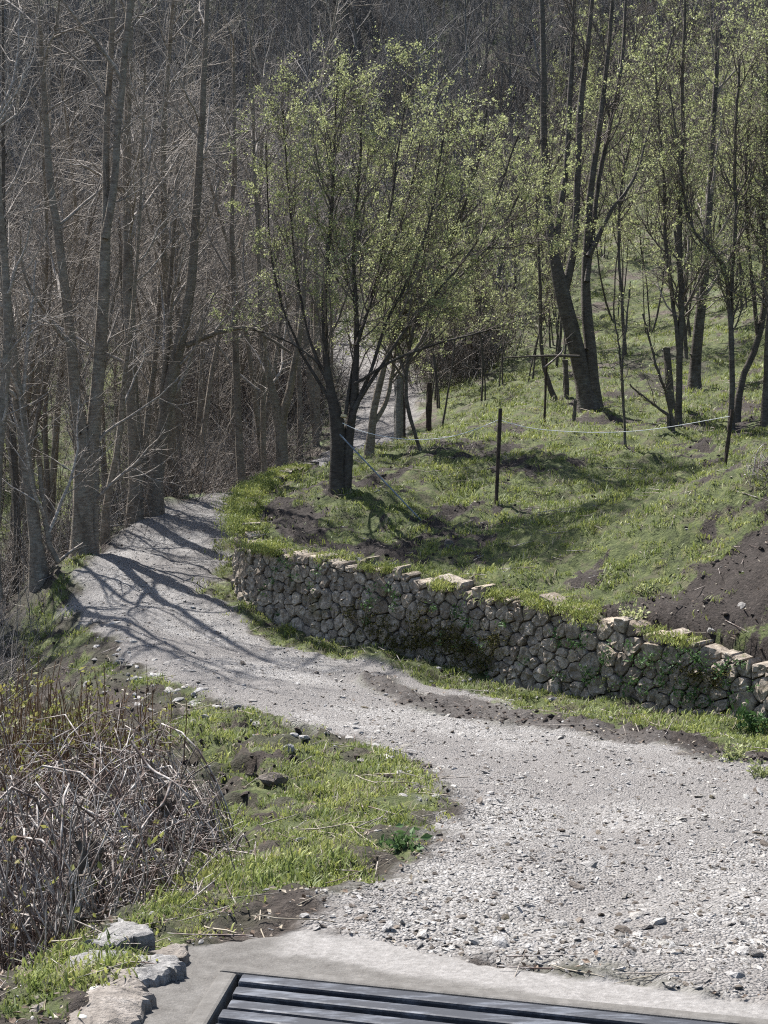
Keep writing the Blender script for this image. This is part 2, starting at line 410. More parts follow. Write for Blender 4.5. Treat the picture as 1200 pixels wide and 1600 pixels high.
def sdist(x, y, poly):
    """signed distance to a closed polygon, positive inside."""
    x = np.asarray(x, float); y = np.asarray(y, float)
    d2 = np.full(x.shape, 1e18); ins = np.zeros(x.shape, bool)
    n = len(poly)
    for i in range(n):
        (ax, ay), (bx, by) = poly[i], poly[(i + 1) % n]
        ex, ey = bx - ax, by - ay
        t = np.clip(((x - ax) * ex + (y - ay) * ey) / (ex * ex + ey * ey + 1e-12), 0, 1)
        d2 = np.minimum(d2, (x - ax - t * ex) ** 2 + (y - ay - t * ey) ** 2)
        if ay != by:
            ins ^= ((ay > y) != (by > y)) & (x < (bx - ax) * (y - ay) / (by - ay) + ax)
    return np.where(ins, 1, -1) * np.sqrt(d2)

FIELD = [(140, 0), (30, 4), (13, 7), (8, 9.3), (6, 10.7)] + [tuple(q[:2]) for q in wf] + BACK + [(1.3, 36), (1.6, 45), (0, 60), (-2, 170), (140, 170)]

def base_h(x, y):
    L, U = rbfL(x, y), rbfU(x, y)
    sd = sdist(x, y, FIELD)
    w = .2 + 3.5 * sstep(23.5, 34, y) + 4 * sstep(34, 70, y) + 2.0 * sstep(4.6, 7, x) * (y < 20)
    s = sstep(.13, .13 + 1, (sd - .13) / w + .13)
    return L + (U - L) * s

def hit(px, py, fn=base_h, y0=2.2, y1=170):
    ys = np.exp(np.linspace(math.log(y0), math.log(y1), 2600))
    p0 = P3(px, py, 1.0)
    x, z = p0[0] * ys, EYE + (p0[2] - EYE) * ys
    below = z < fn(x, ys)
    k = int(np.argmax(below)) if below.any() else len(ys) - 1
    return np.array((x[k], ys[k], z[k]))
def hits(pts): return [tuple(hit(*p)[:2]) for p in pts]

PATH = hits([(400, 1490), (470, 1440), (560, 1390), (660, 1345), (700, 1250), (650, 1190), (560, 1155), (430, 1130), (330, 1098), (230, 1050), (140, 985), (112, 935), (150, 872), (176, 846), (215, 818), (240, 796)])
PATH += [(-4.0, 27.5), (-3.4, 30), (-1.8, 34), (-1.1, 38), (-1, 44), (-2.2, 52), (-4, 60), (-4, 62), (-1.2, 58), (.6, 50), (1.3, 44), (1.0, 38), (.2, 33), (-1, 29.5), (-2.2, 26.8), (-2.75, 24), (-2.9, 22)]
PATH += hits([(362, 870), (332, 890), (322, 920), (365, 962), (480, 1012), (600, 1047), (750, 1085), (870, 1122), (980, 1150), (1100, 1168), (1250, 1200)]) + [(4.6, 9.6), (5.0, 7.5), (4.2, 5), (4, 3.7)] + hits([(1190, 1572), (1000, 1540), (800, 1508), (640, 1480), (500, 1455)])
G_LEFT = hits([(690, 1250), (650, 1185), (560, 1150), (430, 1125), (330, 1095), (265, 1130), (330, 1200), (350, 1260), (330, 1330), (250, 1400), (180, 1450), (20, 1540), (10, 1598), (60, 1598), (150, 1550), (250, 1490), (330, 1440), (450, 1390), (580, 1372), (660, 1340)])
S_DIRT = hits([(500, 1045), (640, 1104), (780, 1132), (900, 1150), (1050, 1172), (1200, 1198), (1290, 1205), (1290, 1165), (1100, 1138), (950, 1122), (800, 1106), (640, 1070)])
G_STRIP = hits([(150, 862), (60, 935), (20, 975), (40, 1020), (150, 1065), (300, 1095), (400, 1085), (200, 1050), (130, 980), (118, 930)])
S_BARE = hits([(1290, 745), (1180, 790), (1080, 860), (985, 930), (965, 965)]) + [tuple(wf[3][:2] * .6 + wf[2][:2] * .4), tuple(wf[2][:2]), tuple(wf[1][:2]), tuple(wf[0][:2]), (6, 12)]
S_EDGE = hits([(392, 790), (410, 760), (440, 775), (455, 800), (520, 830), (600, 838), (640, 855), (560, 865), (470, 850), (415, 825)])
GRID_P = hits([(372, 1526), (1110, 1602)])
g0 = np.array(GRID_P[0]); g1 = np.array(GRID_P[1])
gdir = (g1 - g0) / np.linalg.norm(g1 - g0)
gl = np.array(hits([(330, 1598)])[0]) - g0; gl = gl / np.linalg.norm(gl)
GLEN, GDEP = 3.6, 1.9
CONC = [tuple(q) for q in [g0 - gdir * .42 + gl * GDEP, g0 - gdir * .36 - gl * .12]] + hits([(470, 1452), (620, 1476), (800, 1508), (1000, 1538), (1200, 1572)]) + [tuple(g0 + gdir * GLEN - gl * .3), tuple(g0 + gdir * (GLEN + .3) + gl * GDEP)]
GRIDPOLY = [tuple(g0), tuple(g0 + gdir * GLEN), tuple(g0 + gdir * GLEN + gl * GDEP), tuple(g0 + gl * GDEP)]

def masks(x, y):
    wob = (fbm(x * 1.7, y * 1.7, 3) - .5) * .55 * np.clip(y / 9, .5, 1.6) + (fbm(x * 9, y * 9, 5, 2) - .5) * .16
    sp = sdist(x, y, PATH)
    m = {}
    m['conc'] = sstep(-.02, .03, sdist(x, y, CONC) + (fbm(x * 11, y * 11, 8, 2) - .5) * .08)
    m['dirt'] = sstep(-.12, .16, sdist(x, y, S_DIRT) + wob * 1.2)
    m['path'] = sstep(-.1, .14, sp + wob) * (1 - .85 * m['dirt'])
    m['dusty'] = sstep(.27, .235, sdist(x, y, CONC) + (fbm(x * 3, y * 3, 9, 3) - .5) * .12) * sstep(-.42, -.3, x)
    sdF = sdist(x, y, FIELD)
    fieldm = sstep(.1, .3, sdF)
    verge = ((sdF < .1) & (sdF > -1.4) & (sp < .12) & (y < 23) & (y > 9))
    gl_ = np.maximum(sstep(-.12, .12, sdist(x, y, G_LEFT) + wob), sstep(-.12, .12, sdist(x, y, G_STRIP) + wob))
    patch = fbm(x * .9, y * .9, 21)
    fine = fbm(x * 4.5, y * 4.5, 31, 3)
    bare = np.maximum(sstep(-.12, .18, sdist(x, y, S_BARE) + wob * 2.2), sstep(-.1, .2, sdist(x, y, S_EDGE) + wob * 1.6 - .12) * .8)
    fld = fieldm * (1 - .88 * bare) * sstep(.36, .56, fine * .55 + patch * .55 - .04 * sstep(22, 34, y))
    fld = np.maximum(fld, fieldm * sstep(34, 40, y) * sstep(.36, .5, patch)) * (1 - .75 * sstep(60, 84, y))
    lift = .045 * sstep(6.5, 9, y)
    g = np.maximum(gl_ * sstep(.31 + lift, .5 + lift, fine * .75 + patch * .25), fld)
    g = np.maximum(g, verge * sstep(.3, .5, fine * .7 + patch * .35) * 1.0)
    mead = sstep(28, 32, y) * sstep(62, 50, y) * sstep(-.17, -.2, x / np.maximum(y, 1)) * sstep(-.4, -.34, x / np.maximum(y, 1))
    g = np.maximum(g, mead * sstep(.3, .45, patch))
    m['grass'] = g * (1 - m['path']) * (1 - m['conc'])
    m['soil'] = np.clip(np.maximum(fieldm * (y < 36), bare) + ((sdF < .1) & (y < 24)) * .75, 0, 1)
    m['soil'] = np.maximum(m['soil'], m['dirt']) * (1 - .6 * sstep(26, 36, y))
    m['dust'] = m['path'] * np.clip(sstep(.42, .62, fbm(x * .8, y * .8, 41)) * .75 + sstep(.55, .1, sp) * .55 * (y > 8) + .55 * np.exp(-((sp + wob * .5 - .85) / .2) ** 2) * sstep(.3, .5, fbm(x * 2, y * 2, 45, 3)), 0, .85)
    m['rut'] = m['path'] * np.exp(-((sp - .85) / .22) ** 2)
    return m

def height(x, y, m=None):
    m = m or masks(x, y)
    h = base_h(x, y)
    rough = (fbm(x * 1.1, y * 1.1, 51) - .5) * .22 + (fbm(x * 4, y * 4, 61, 3) - .5) * .12
    pth = (fbm(x * 1.2, y * 1.2, 71, 3) - .5) * .10 + (fbm(x * 9, y * 9, 81, 2) - .5) * .03
    k = np.maximum(m['path'], m['conc'] * 1.0)
    d = rough * (1 - k) * np.clip(.6 + y * .045, 0, 1.7) + (pth - .035 * m['rut']) * m['path'] * (1 - m['conc'])
    d = d + m['soil'] * (1 - m['grass']) * (1 - k) * (fbm(x * 11, y * 11, 91, 2) - .5) * .14 * (y < 24)
    d = d + m['grass'] * (fbm(x * 5.5, y * 5.5, 95, 3) - .5) * .13
    er = sstep(-.1, .3, sdist(x, y, G_LEFT) + .2) * sstep(5.6, 7.5, y) * sstep(-.2, -.9, x)
    d = d + er * (np.abs(fbm(x * 2.6, y * 2.6, 96, 3) - .5) * -.9 + .12)
    h = h + d
    h = h - sstep(.0, .06, sdist(x, y, GRIDPOLY) + .03) * .5
    return h
def H1(x, y): return float(height(np.array([x]), np.array([y]))[0])

# one ground sheet; its faces on the path and on the concrete become objects of their own
ys = np.concatenate([np.linspace(-9, 2.3, 16)[:-1], np.exp(np.linspace(math.log(2.3), math.log(165), 560))])
us = np.linspace(-1, 1, 460); us = np.sign(us) * (.62 * np.abs(us) + .38 * np.abs(us) ** 3)
W = .95 * np.abs(ys) + 5
GX = us[None] * W[:, None]; GY = np.repeat(ys[:, None], len(us), 1)
gm = masks(GX, GY)
GZ = height(GX, GY, gm)
nr, nc = GX.shape
gv = np.stack([GX, GY, GZ], -1).reshape(-1, 3)
ii = (np.arange(nr - 1)[:, None] * nc + np.arange(nc - 1)[None]).ravel()
gf = np.stack([ii, ii + 1, ii + nc + 1, ii + nc], 1)
def fmean(a): return a.ravel()[gf].mean(1)
is_c = fmean(gm['conc']) > .5
is_p = (fmean(np.maximum(gm['path'], gm['dirt'])) > .5) & ~is_c
def subset(name, sel):
    f = gf[sel]; u, inv = np.unique(f, return_inverse=True)
    at = {k: v.ravel()[u] for k, v in gm.items()}
    me = make_mesh(name, gv[u], inv.reshape(f.shape), [M['ground']], True, at)
    return link(name, me, kind='structure')
subset('ground', ~is_c & ~is_p)
subset('path', is_p)
subset('concrete_apron', is_c)

def scatter_pts(n, ymin, ymax, half=.62):
    """random plan points, denser near the viewer; x reaches beyond the frame on both sides."""
    y = np.exp(rng.uniform(math.log(ymin), math.log(ymax), n))
    x = rng.uniform(-1, 1, n) * (half * .62 * y + .6)
    return x, y

# ------------------------------------------------------------------ scattering (stuff)
def gn_scatter(name, pts, rot, scl, sources, **props):
    """one object: a cloud of points with the source meshes instanced on it."""
    me = bpy.data.meshes.new(name)
    n = len(pts)
    me.vertices.add(n); me.vertices.foreach_set('co', np.asarray(pts, np.float32).ravel())
    a = me.attributes.new('rot', 'FLOAT_VECTOR', 'POINT'); a.data.foreach_set('vector', np.asarray(rot, np.float32).ravel())
    a = me.attributes.new('scl', 'FLOAT_VECTOR', 'POINT'); a.data.foreach_set('vector', np.asarray(scl, np.float32).ravel())
    a = me.attributes.new('pick', 'INT', 'POINT'); a.data.foreach_set('value', rng.integers(0, len(sources), n).astype(np.int32))
    o = link(name, me, kind='stuff', **props)
    c = bpy.data.collections.new(name + '_kinds')
    for k, sm in enumerate(sources):
        c.objects.link(bpy.data.objects.new('%s_kind' % name, sm))
    ng = bpy.data.node_groups.new(name, 'GeometryNodeTree')
    ng.interface.new_socket('Geometry', in_out='INPUT', socket_type='NodeSocketGeometry')
    ng.interface.new_socket('Geometry', in_out='OUTPUT', socket_type='NodeSocketGeometry')
    N = ng.nodes.new; L = ng.links.new
    gi, go = N('NodeGroupInput'), N('NodeGroupOutput')
    ci = N('GeometryNodeCollectionInfo'); ci.inputs['Collection'].default_value = c
    ci.inputs['Separate Children'].default_value = True; ci.inputs['Reset Children'].default_value = True
    ip = N('GeometryNodeInstanceOnPoints'); ip.inputs['Pick Instance'].default_value = True
    def named(nm, tp):
        x = N('GeometryNodeInputNamedAttribute'); x.data_type = tp; x.inputs['Name'].default_value = nm; return x.outputs['Attribute']
    L(gi.outputs[0], ip.inputs['Points']); L(ci.outputs[0], ip.inputs['Instance'])
    L(named('pick', 'INT'), ip.inputs['Instance Index'])
    e2r = N('FunctionNodeEulerToRotation'); L(named('rot', 'FLOAT_VECTOR'), e2r.inputs[0]); L(e2r.outputs[0], ip.inputs['Rotation'])
    L(named('scl', 'FLOAT_VECTOR'), ip.inputs['Scale'])
    L(ip.outputs[0], go.inputs[0])
    md = o.modifiers.new('scatter', 'NODES'); md.node_group = ng
    return o

def tuft_mesh(n, h, lean, w, mat, spread=.04):
    P0 = np.zeros((n, 3)); P0[:, :2] = rng.normal(0, spread, (n, 2))
    az = rng.uniform(0, 6.283, n); le = rng.uniform(.1, lean, n)
    d = np.stack([np.cos(az) * np.sin(le), np.sin(az) * np.sin(le), np.cos(le)], 1)
    hh = h * rng.uniform(.5, 1.2, n)
    side = np.stack([-np.sin(az), np.cos(az), np.zeros(n)], 1) * w
    mid = P0 + d * hh[:, None] * .55
    d2 = norm(d + np.stack([np.cos(az), np.sin(az), np.zeros(n)], 1) * .5)
    tip = mid + d2 * hh[:, None] * .5
    P0[:, 2] -= .012
    v = np.stack([P0 - side, P0 + side, mid + side * .8, mid - side * .8, tip], 1).reshape(-1, 3)
    o = np.arange(n)[:, None] * 5
    return make_mesh('tuft', v, [o + np.array([[0, 1, 2, 3]]), o + np.array([[3, 2, 4]])], [mat], True)

def rock_mesh(name, mat, seed, sub=2, flat=.5, jag=.35):
    """angular stone about 1 m across, its base slightly flattened."""
    r = np.random.default_rng(seed)
    import bmesh
    bm = bmesh.new(); bmesh.ops.create_icosphere(bm, subdivisions=sub, radius=.5)
    v = np.array([q.co for q in bm.verts]); f = np.array([[q.index for q in p.verts] for p in bm.faces]); bm.free()
    for _ in range(9):                       # shear flat facets off the ball
        n = norm(r.normal(0, 1, 3)); c = r.uniform(.24, .42)
        d = v @ n; v = v - np.maximum(d - c, 0)[:, None] * n[None]
    v = v * (1 + r.normal(0, .05 * jag, (len(v), 1))) * np.array([1, r.uniform(.6, .9), flat])
    v += r.normal(0, .02 * jag, v.shape)
    return make_mesh(name, v, f, [mat], False)

# ------------------------------------------------------------------ cattle grid
def box8(p, q, r_, s_, top, bot):
    """prism over the plan quad p q r s with top height fn/values."""
    v = [(*a, t) for a, t in zip((p, q, r_, s_), top)] + [(*a, t) for a, t in zip((p, q, r_, s_), bot)]
    f = [(0, 1, 2, 3), (7, 6, 5, 4), (0, 4, 5, 1), (1, 5, 6, 2), (2, 6, 7, 3), (3, 7, 4, 0)]
    return v, f
def bevel_obj(o, w=.006, seg=2):
    m = o.modifiers.new('bevel', 'BEVEL'); m.width = w; m.segments = seg; m.limit_method = 'ANGLE'
    return o
def apz(p): return float(base_h(np.array([p[0]]), np.array([p[1]]))[0])
z00, z10, z01 = apz(g0), apz(g0 + gdir * 1.3), apz(g0 + gl * .5)
def gz(a, b): return z00 + (z10 - z00) / 1.3 * a + (z01 - z00) / .5 * b + .012
def gp(a, b): return g0 + gdir * a + gl * b
cg = thing('cattle_grid', 'black steel cattle grid of parallel bars set flush in the concrete at the bottom edge', 'cattle grid', (g0[0], g0[1], z00))
org = np.array((g0[0], g0[1], z00))
def cg_box(name, a0, a1, b0, b1, dz0, dz1, mat, bev=.006):
    q = [gp(a0, b0), gp(a1, b0), gp(a1, b1), gp(a0, b1)]
    ab = [(a0, b0), (a1, b0), (a1, b1), (a0, b1)]
    v, f = box8(*q, [gz(*k) + dz1 for k in ab], [gz(*k) + dz0 for k in ab])
    me = make_mesh(name, np.array(v) - org, np.array(f)[:, ::-1], [mat], False)
    return bevel_obj(link(name, me, cg), bev)
pitch = .107
for k in range(16):
    sk = -.004 * (k % 3)
    cg_box('bar', .012 + random.uniform(0, .012), GLEN - .02, .012 + k * pitch, .012 + k * pitch + .072, -.075, .004 + sk, M['steel'], .009)
for k in range(4):
    cg_box('crossbeam', .5 + k * .9, .58 + k * .9, .01, GDEP - .2, -.2, -.082, M['steel'])
cg_box('kerb', -.07, GLEN + .1, -.07, -.002, -.45, .003, M['concrete'], .012)
cg_box('kerb', -.07, -.002, .0, GDEP, -.45, .001, M['concrete'], .012)
cg_box('kerb', GLEN + .002, GLEN + .1, .0, GDEP, -.45, .005, M['concrete'], .015)
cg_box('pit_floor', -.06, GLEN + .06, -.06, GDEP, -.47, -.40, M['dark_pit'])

# ------------------------------------------------------------------ dry stone wall
front = [np.array(q[:2]) for q in wf] + [np.array(q) for q in BACK[:5]]
foot = [q[2] for q in wf] + [None] * 5
topz = [q[2] for q in wt] + [None] * 5
# smooth the front line, then work in arc length s and height h
fr = np.array(front)
def resample(p, n):
    d = np.concatenate([[0], np.cumsum(np.linalg.norm(np.diff(p, axis=0), axis=1))])
    # Catmull-Rom through the points
    out = []
    P_ = np.vstack([2 * p[0] - p[1], p, 2 * p[-1] - p[-2]])
    for i in range(1, len(P_) - 2):
        for t in np.linspace(0, 1, n, endpoint=False):
            a, b, c, e = P_[i - 1], P_[i], P_[i + 1], P_[i + 2]
            out.append(.5 * (2 * b + (c - a) * t + (2 * a - 5 * b + 4 * c - e) * t * t + (3 * b - a - 3 * c + e) * t ** 3))
    out.append(p[-1]); return np.array(out)
line = resample(fr, 12)
arc = np.concatenate([[0], np.cumsum(np.linalg.norm(np.diff(line, axis=0), axis=1))])
WL = arc[-1]
def wxy(s): return np.stack([np.interp(s, arc, line[:, 0]), np.interp(s, arc, line[:, 1])], -1)
def wnrm(s):
    t = norm(wxy(np.asarray(s) + .25) - wxy(np.asarray(s) - .25))
    return np.stack([t[..., 1], -t[..., 0]], -1) * -1      # sign fixed below
ps = wxy(np.array([WL * .5])); nn = wnrm(np.array([WL * .5]))
SGN = 1.0 if sdist(ps[:, 0] + nn[:, 0] * .3, ps[:, 1] + nn[:, 1] * .3, FIELD)[0] < 0 else -1.0
def wout(s): return SGN * wnrm(s)
ss = np.linspace(0, WL, 90); pxy = wxy(ss); oxy = wout(ss)
zf = base_h(pxy[:, 0] + oxy[:, 0] * .15, pxy[:, 1] + oxy[:, 1] * .15)
inn = pxy - oxy * .75
zt = base_h(inn[:, 0], inn[:, 1])
zt = np.maximum(np.convolve(np.pad(zt, 4, mode='edge'), np.ones(9) / 9, 'valid'), zf + .12)
kn = arc[np.arange(len(wt)) * 12]
zt = np.where(ss < kn[-1], np.interp(ss, kn, [q[2] for q in wt]), zt)
def zfoot(s): return np.interp(s, ss, zf)
def ztop(s): return np.interp(s, ss, zt) + .02
wall = thing('dry_stone_wall', 'low curved dry stone retaining wall of grey limestone rubble along the path', 'wall', (ps[0, 0], ps[0, 1], float(zfoot(WL * .5))))
worg = np.array(wall.location)
# cells: jittered points in (s, h) thinned, then each stone is its Voronoi cell
cand = []
for _ in range(6000):
    s = random.uniform(0, WL); hh = float(ztop(s) - zfoot(s))
    if hh < .1: continue
    h = random.uniform(-.05, hh)
    sz = .128 + .07 * float(fbm(np.array([s * 1.3]), np.array([h * 2.0]), 77)[0]) + (.04 if s < 3.2 else 0)
    sz *= .55 + 1.0 * random.random() ** 2
    kx, ky = (1.15, .85) if random.random() < .5 else (.8, 1.2)
    if all(((s - a) * kx) ** 2 + ((h - b) * ky) ** 2 > (.5 * (sz + c)) ** 2 for a, b, c in cand): cand.append((s, h, sz))
cand = np.array(cand)
def clip_poly(poly, n, c):
    out = []
    for i in range(len(poly)):
        p, q = poly[i], poly[(i + 1) % len(poly)]
        a, b = p @ n - c, q @ n - c
        if a <= 0: out.append(p)
        if (a < 0 < b) or (b < 0 < a): out.append(p + (q - p) * a / (a - b))
    return out
cells = []
for i, (s, h, sz) in enumerate(cand):
    poly = [np.array(q) for q in ((s - .3, h - .3), (s + .3, h - .3), (s + .3, h + .3), (s - .3, h + .3))]
    for j, (s2, h2, z2) in enumerate(cand):
        if i == j or abs(s2 - s) > .7 or abs(h2 - h) > .7: continue
        d = np.array((s2 - s, h2 - h)); L2 = d @ d
        n = d / math.sqrt(L2)
        c = n @ np.array((s, h)) + .5 * math.sqrt(L2) * (1 + .5 * (sz - z2) / (sz + z2))
        poly = clip_poly(poly, n, c)
        if len(poly) < 3: break
    if len(poly) < 3: continue
    lim = float(ztop(s) - zfoot(s)) + random.uniform(-.07, .07)
    if len(poly) < 3: continue
    sl = random.gauss(0, .22); nt_ = np.array((math.sin(sl), math.cos(sl)))
    poly = clip_poly(poly, nt_, nt_ @ np.array((s, lim)))
    poly = clip_poly(poly, np.array((0., -1.)), .18)
    if len(poly) >= 3: cells.append((s, h, np.array(poly)))
def stone_from(cell, i):
    s, h, poly = cell
    c = poly.mean(0)
    e = np.roll(poly, -1, 0)
    area = .5 * abs((poly[:, 0] * e[:, 1] - e[:, 0] * poly[:, 1]).sum())
    if area < .003: return None
    # cut corners, even out to 12 outline points
    ch = np.stack([poly * .9 + e * .1, poly * .1 + e * .9], 1).reshape(-1, 2)
    d = np.concatenate([[0], np.cumsum(np.linalg.norm(np.diff(np.vstack([ch, ch[:1]]), axis=0), axis=1))])
    u = np.linspace(0, d[-1], 13)[:-1] + random.uniform(0, .02)
    cl = np.vstack([ch, ch[:1]])
    ring = np.stack([np.interp(u, d, cl[:, 0]), np.interp(u, d, cl[:, 1])], -1)
    rad = math.sqrt(area / math.pi)
    ring = c + (ring - c) * (1 - .006 / rad) + rng.normal(0, .035 * rad, ring.shape)
    proud = random.uniform(-.03, .025)
    tilt = rng.normal(0, .12, 2)
    def lay(r2, depth): return np.concatenate([r2, depth[:, None]], 1)
    def dep(r2, base, amp): return base + (r2 - c) @ tilt + rng.normal(0, amp, len(r2))
    r1 = c + (ring - c) * .95; r2 = c + (ring - c) * .6 + rng.normal(0, .08 * rad, (12, 2))
    L = [lay(ring, np.full(12, -.26)), lay(ring, dep(ring, proud - .022, .008)), lay(r1, dep(r1, proud - .004, .006)), lay(r2, dep(r2, proud + .004, .012)), np.array([[c[0], c[1], proud + .004 + random.gauss(0, .014)]])]
    q = np.concatenate(L)
    out = wout(q[:, 0]); xy = wxy(q[:, 0])
    z = zfoot(q[:, 0]) + q[:, 1]
    batter = (q[:, 1]) * -.08
    v = np.concatenate([xy + out * (q[:, 2] + batter)[:, None], z[:, None]], 1)
    k = np.arange(12); k2 = (k + 1) % 12
    f4 = np.concatenate([np.stack([k + 12 * a, k2 + 12 * a, k2 + 12 * a + 12, k + 12 * a + 12], 1) for a in range(3)])
    f3 = np.stack([k + 36, k2 + 36, np.full(12, 48)], 1)
    return v, f4, f3
built = []
for i, cell in enumerate(cells):
    r_ = stone_from(cell, i)
    if r_ is None: continue
    v, f4, f3 = r_
    ctr = v.mean(0)
    built.append((ctr, v, f4, f3))
built.sort(key=lambda b: abs(b[0][0] - .5) if b[0][1] < 20.2 else 99)
stuffbag = Bag()
for k, (ctr, v, f4, f3) in enumerate(built):
    if k < 298:
        me = make_mesh('stone', v - ctr, [f4, f3], [M['wall_stone']], False)
        link('stone', me, wall, ctr - worg)
    else:
        stuffbag.add(v, f4); stuffbag.f3.append(f3 + stuffbag.n - len(v))
if stuffbag.n:
    link('stone', stuffbag.mesh('stone', [M['wall_stone']], False, worg), wall, kind='stuff')
q = wxy(ss); o_ = wout(ss)
cv = np.concatenate([np.concatenate([q - o_ * .09, (zf - .3)[:, None]], 1), np.concatenate([q - o_ * .13, (zt - .05)[:, None]], 1), np.concatenate([q - o_ * .5, (zt - .06)[:, None]], 1), np.concatenate([q - o_ * .5, (zf - .3)[:, None]], 1)])
n_ = len(ss); k = np.arange(n_ - 1)
cf = np.concatenate([np.stack([k + a * n_, k + 1 + a * n_, k + 1 + (a + 1) * n_, k + (a + 1) * n_], 1) for a in range(3)])
link('wall_core', make_mesh('wall_core', cv - worg, cf, [M['core']], False), wall)
# moss cushions low on the wall, and ferny scraps in its joints
moss_px = [(655, 985), (640, 1000), (668, 1003), (690, 1010), (710, 1000), (722, 1022), (735, 1008), (760, 1025), (775, 1000), (600, 975), (585, 985), (620, 1000), (700, 985), (745, 1035), (555, 955), (660, 960), (1115, 1060), (1085, 1050)]
cam_p = np.array((0, 0, EYE))
def wall_point(px, py):
    """where the ray of the pixel meets the wall front."""
    best = None
    p0 = P3(px, py, 1.0)
    sarr = np.linspace(0, WL, 2500); xy = wxy(sarr)
    k = int(np.argmin(np.abs(xy[:, 0] / xy[:, 1] - p0[0]) + (sarr > WL * .86) * 9))
    y = xy[k, 1]; pt = P3(px, py, y); return pt, sarr[k]
def on_wall(spots, per, jx, jy, size, spread):
    vs, fs, n = [], [], 0
    for px, py in spots:
        for _ in range(per):
            pt, s = wall_point(px + random.gauss(0, jx), py + random.gauss(0, jy))
            o2 = wout(np.array([s]))[0]; o3 = np.array((o2[0], o2[1], 0))
            pt = pt + o3 * .025
            v, f = leaves_on(np.array([[pt, pt + o3 * spread]]), 16, size, spread)
            vs.append(v); fs.append(f + n); n += len(v)
    return np.concatenate(vs) - worg, np.concatenate(fs)
v, f = on_wall(moss_px, 26, 11, 9, .026, .022)
link('moss', make_mesh('moss', v, f, [M['moss']], False), wall, kind='stuff')
sprigs = [(random.uniform(860, 1190), 0) for _ in range(46)] + [(random.uniform(400, 860), 0) for _ in range(26)]
sprigs = [(px, np.interp(px, [385, 560, 740, 900, 1050, 1200], [900, 945, 985, 1025, 1055, 1090]) + random.uniform(-40, 35)) for px, _ in sprigs]
v, f = on_wall(sprigs, 2, 4, 5, .04, .03)
link('joint_plants', make_mesh('joint_plants', v, f, [M['leaf_dark']], False), wall, kind='stuff')

# ------------------------------------------------------------------ trees
def trunk_path(pts, y0, lean=0.0, top=None, n=18):
    """pixel polyline (px,py,width px) at plan distance y0 -> world polyline with radii."""
    pts = list(pts)
    a = np.array([[*P3(px, py, y0), w * y0 / FPX / 2] for px, py, w in pts])
    z0 = a[0, 2]
    a[:, 1] += (a[:, 2] - z0) * lean
    if top is not None and a[-1, 2] < top and pts[-1][1] < 340:
        d = a[-1, :3] - a[-2, :3]; d = d / np.linalg.norm(d); d = norm(d + np.array((0, 0, .6)))
        a = np.vstack([a, np.append(a[-1, :3] + d * (top - a[-1, 2]) / max(d[2], .3), .012)])
    d = np.concatenate([[0], np.cumsum(np.linalg.norm(np.diff(a[:, :3], axis=0), axis=1))])
    sm = resample(a, 6)
    d = np.concatenate([[0], np.cumsum(np.linalg.norm(np.diff(sm[:, :3], axis=0), axis=1))])
    u = np.linspace(0, d[-1], n)
    o = np.stack([np.interp(u, d, sm[:, k]) for k in range(4)], -1)
    ph = rng.uniform(0, 6, 2)
    o[:, 1] += .05 * np.sin(u * 1.3 + ph[0]) * (u > .3)
    o[:, 0] += rng.normal(0, .006, n)
    return o

def add_stub(bag, p, d, r, L):
    P = np.array([[p, p + d * L * .6, p + d * L]]); bag.add(*tubes(P, np.array([[r, r * .8, r * .5]]), 6))

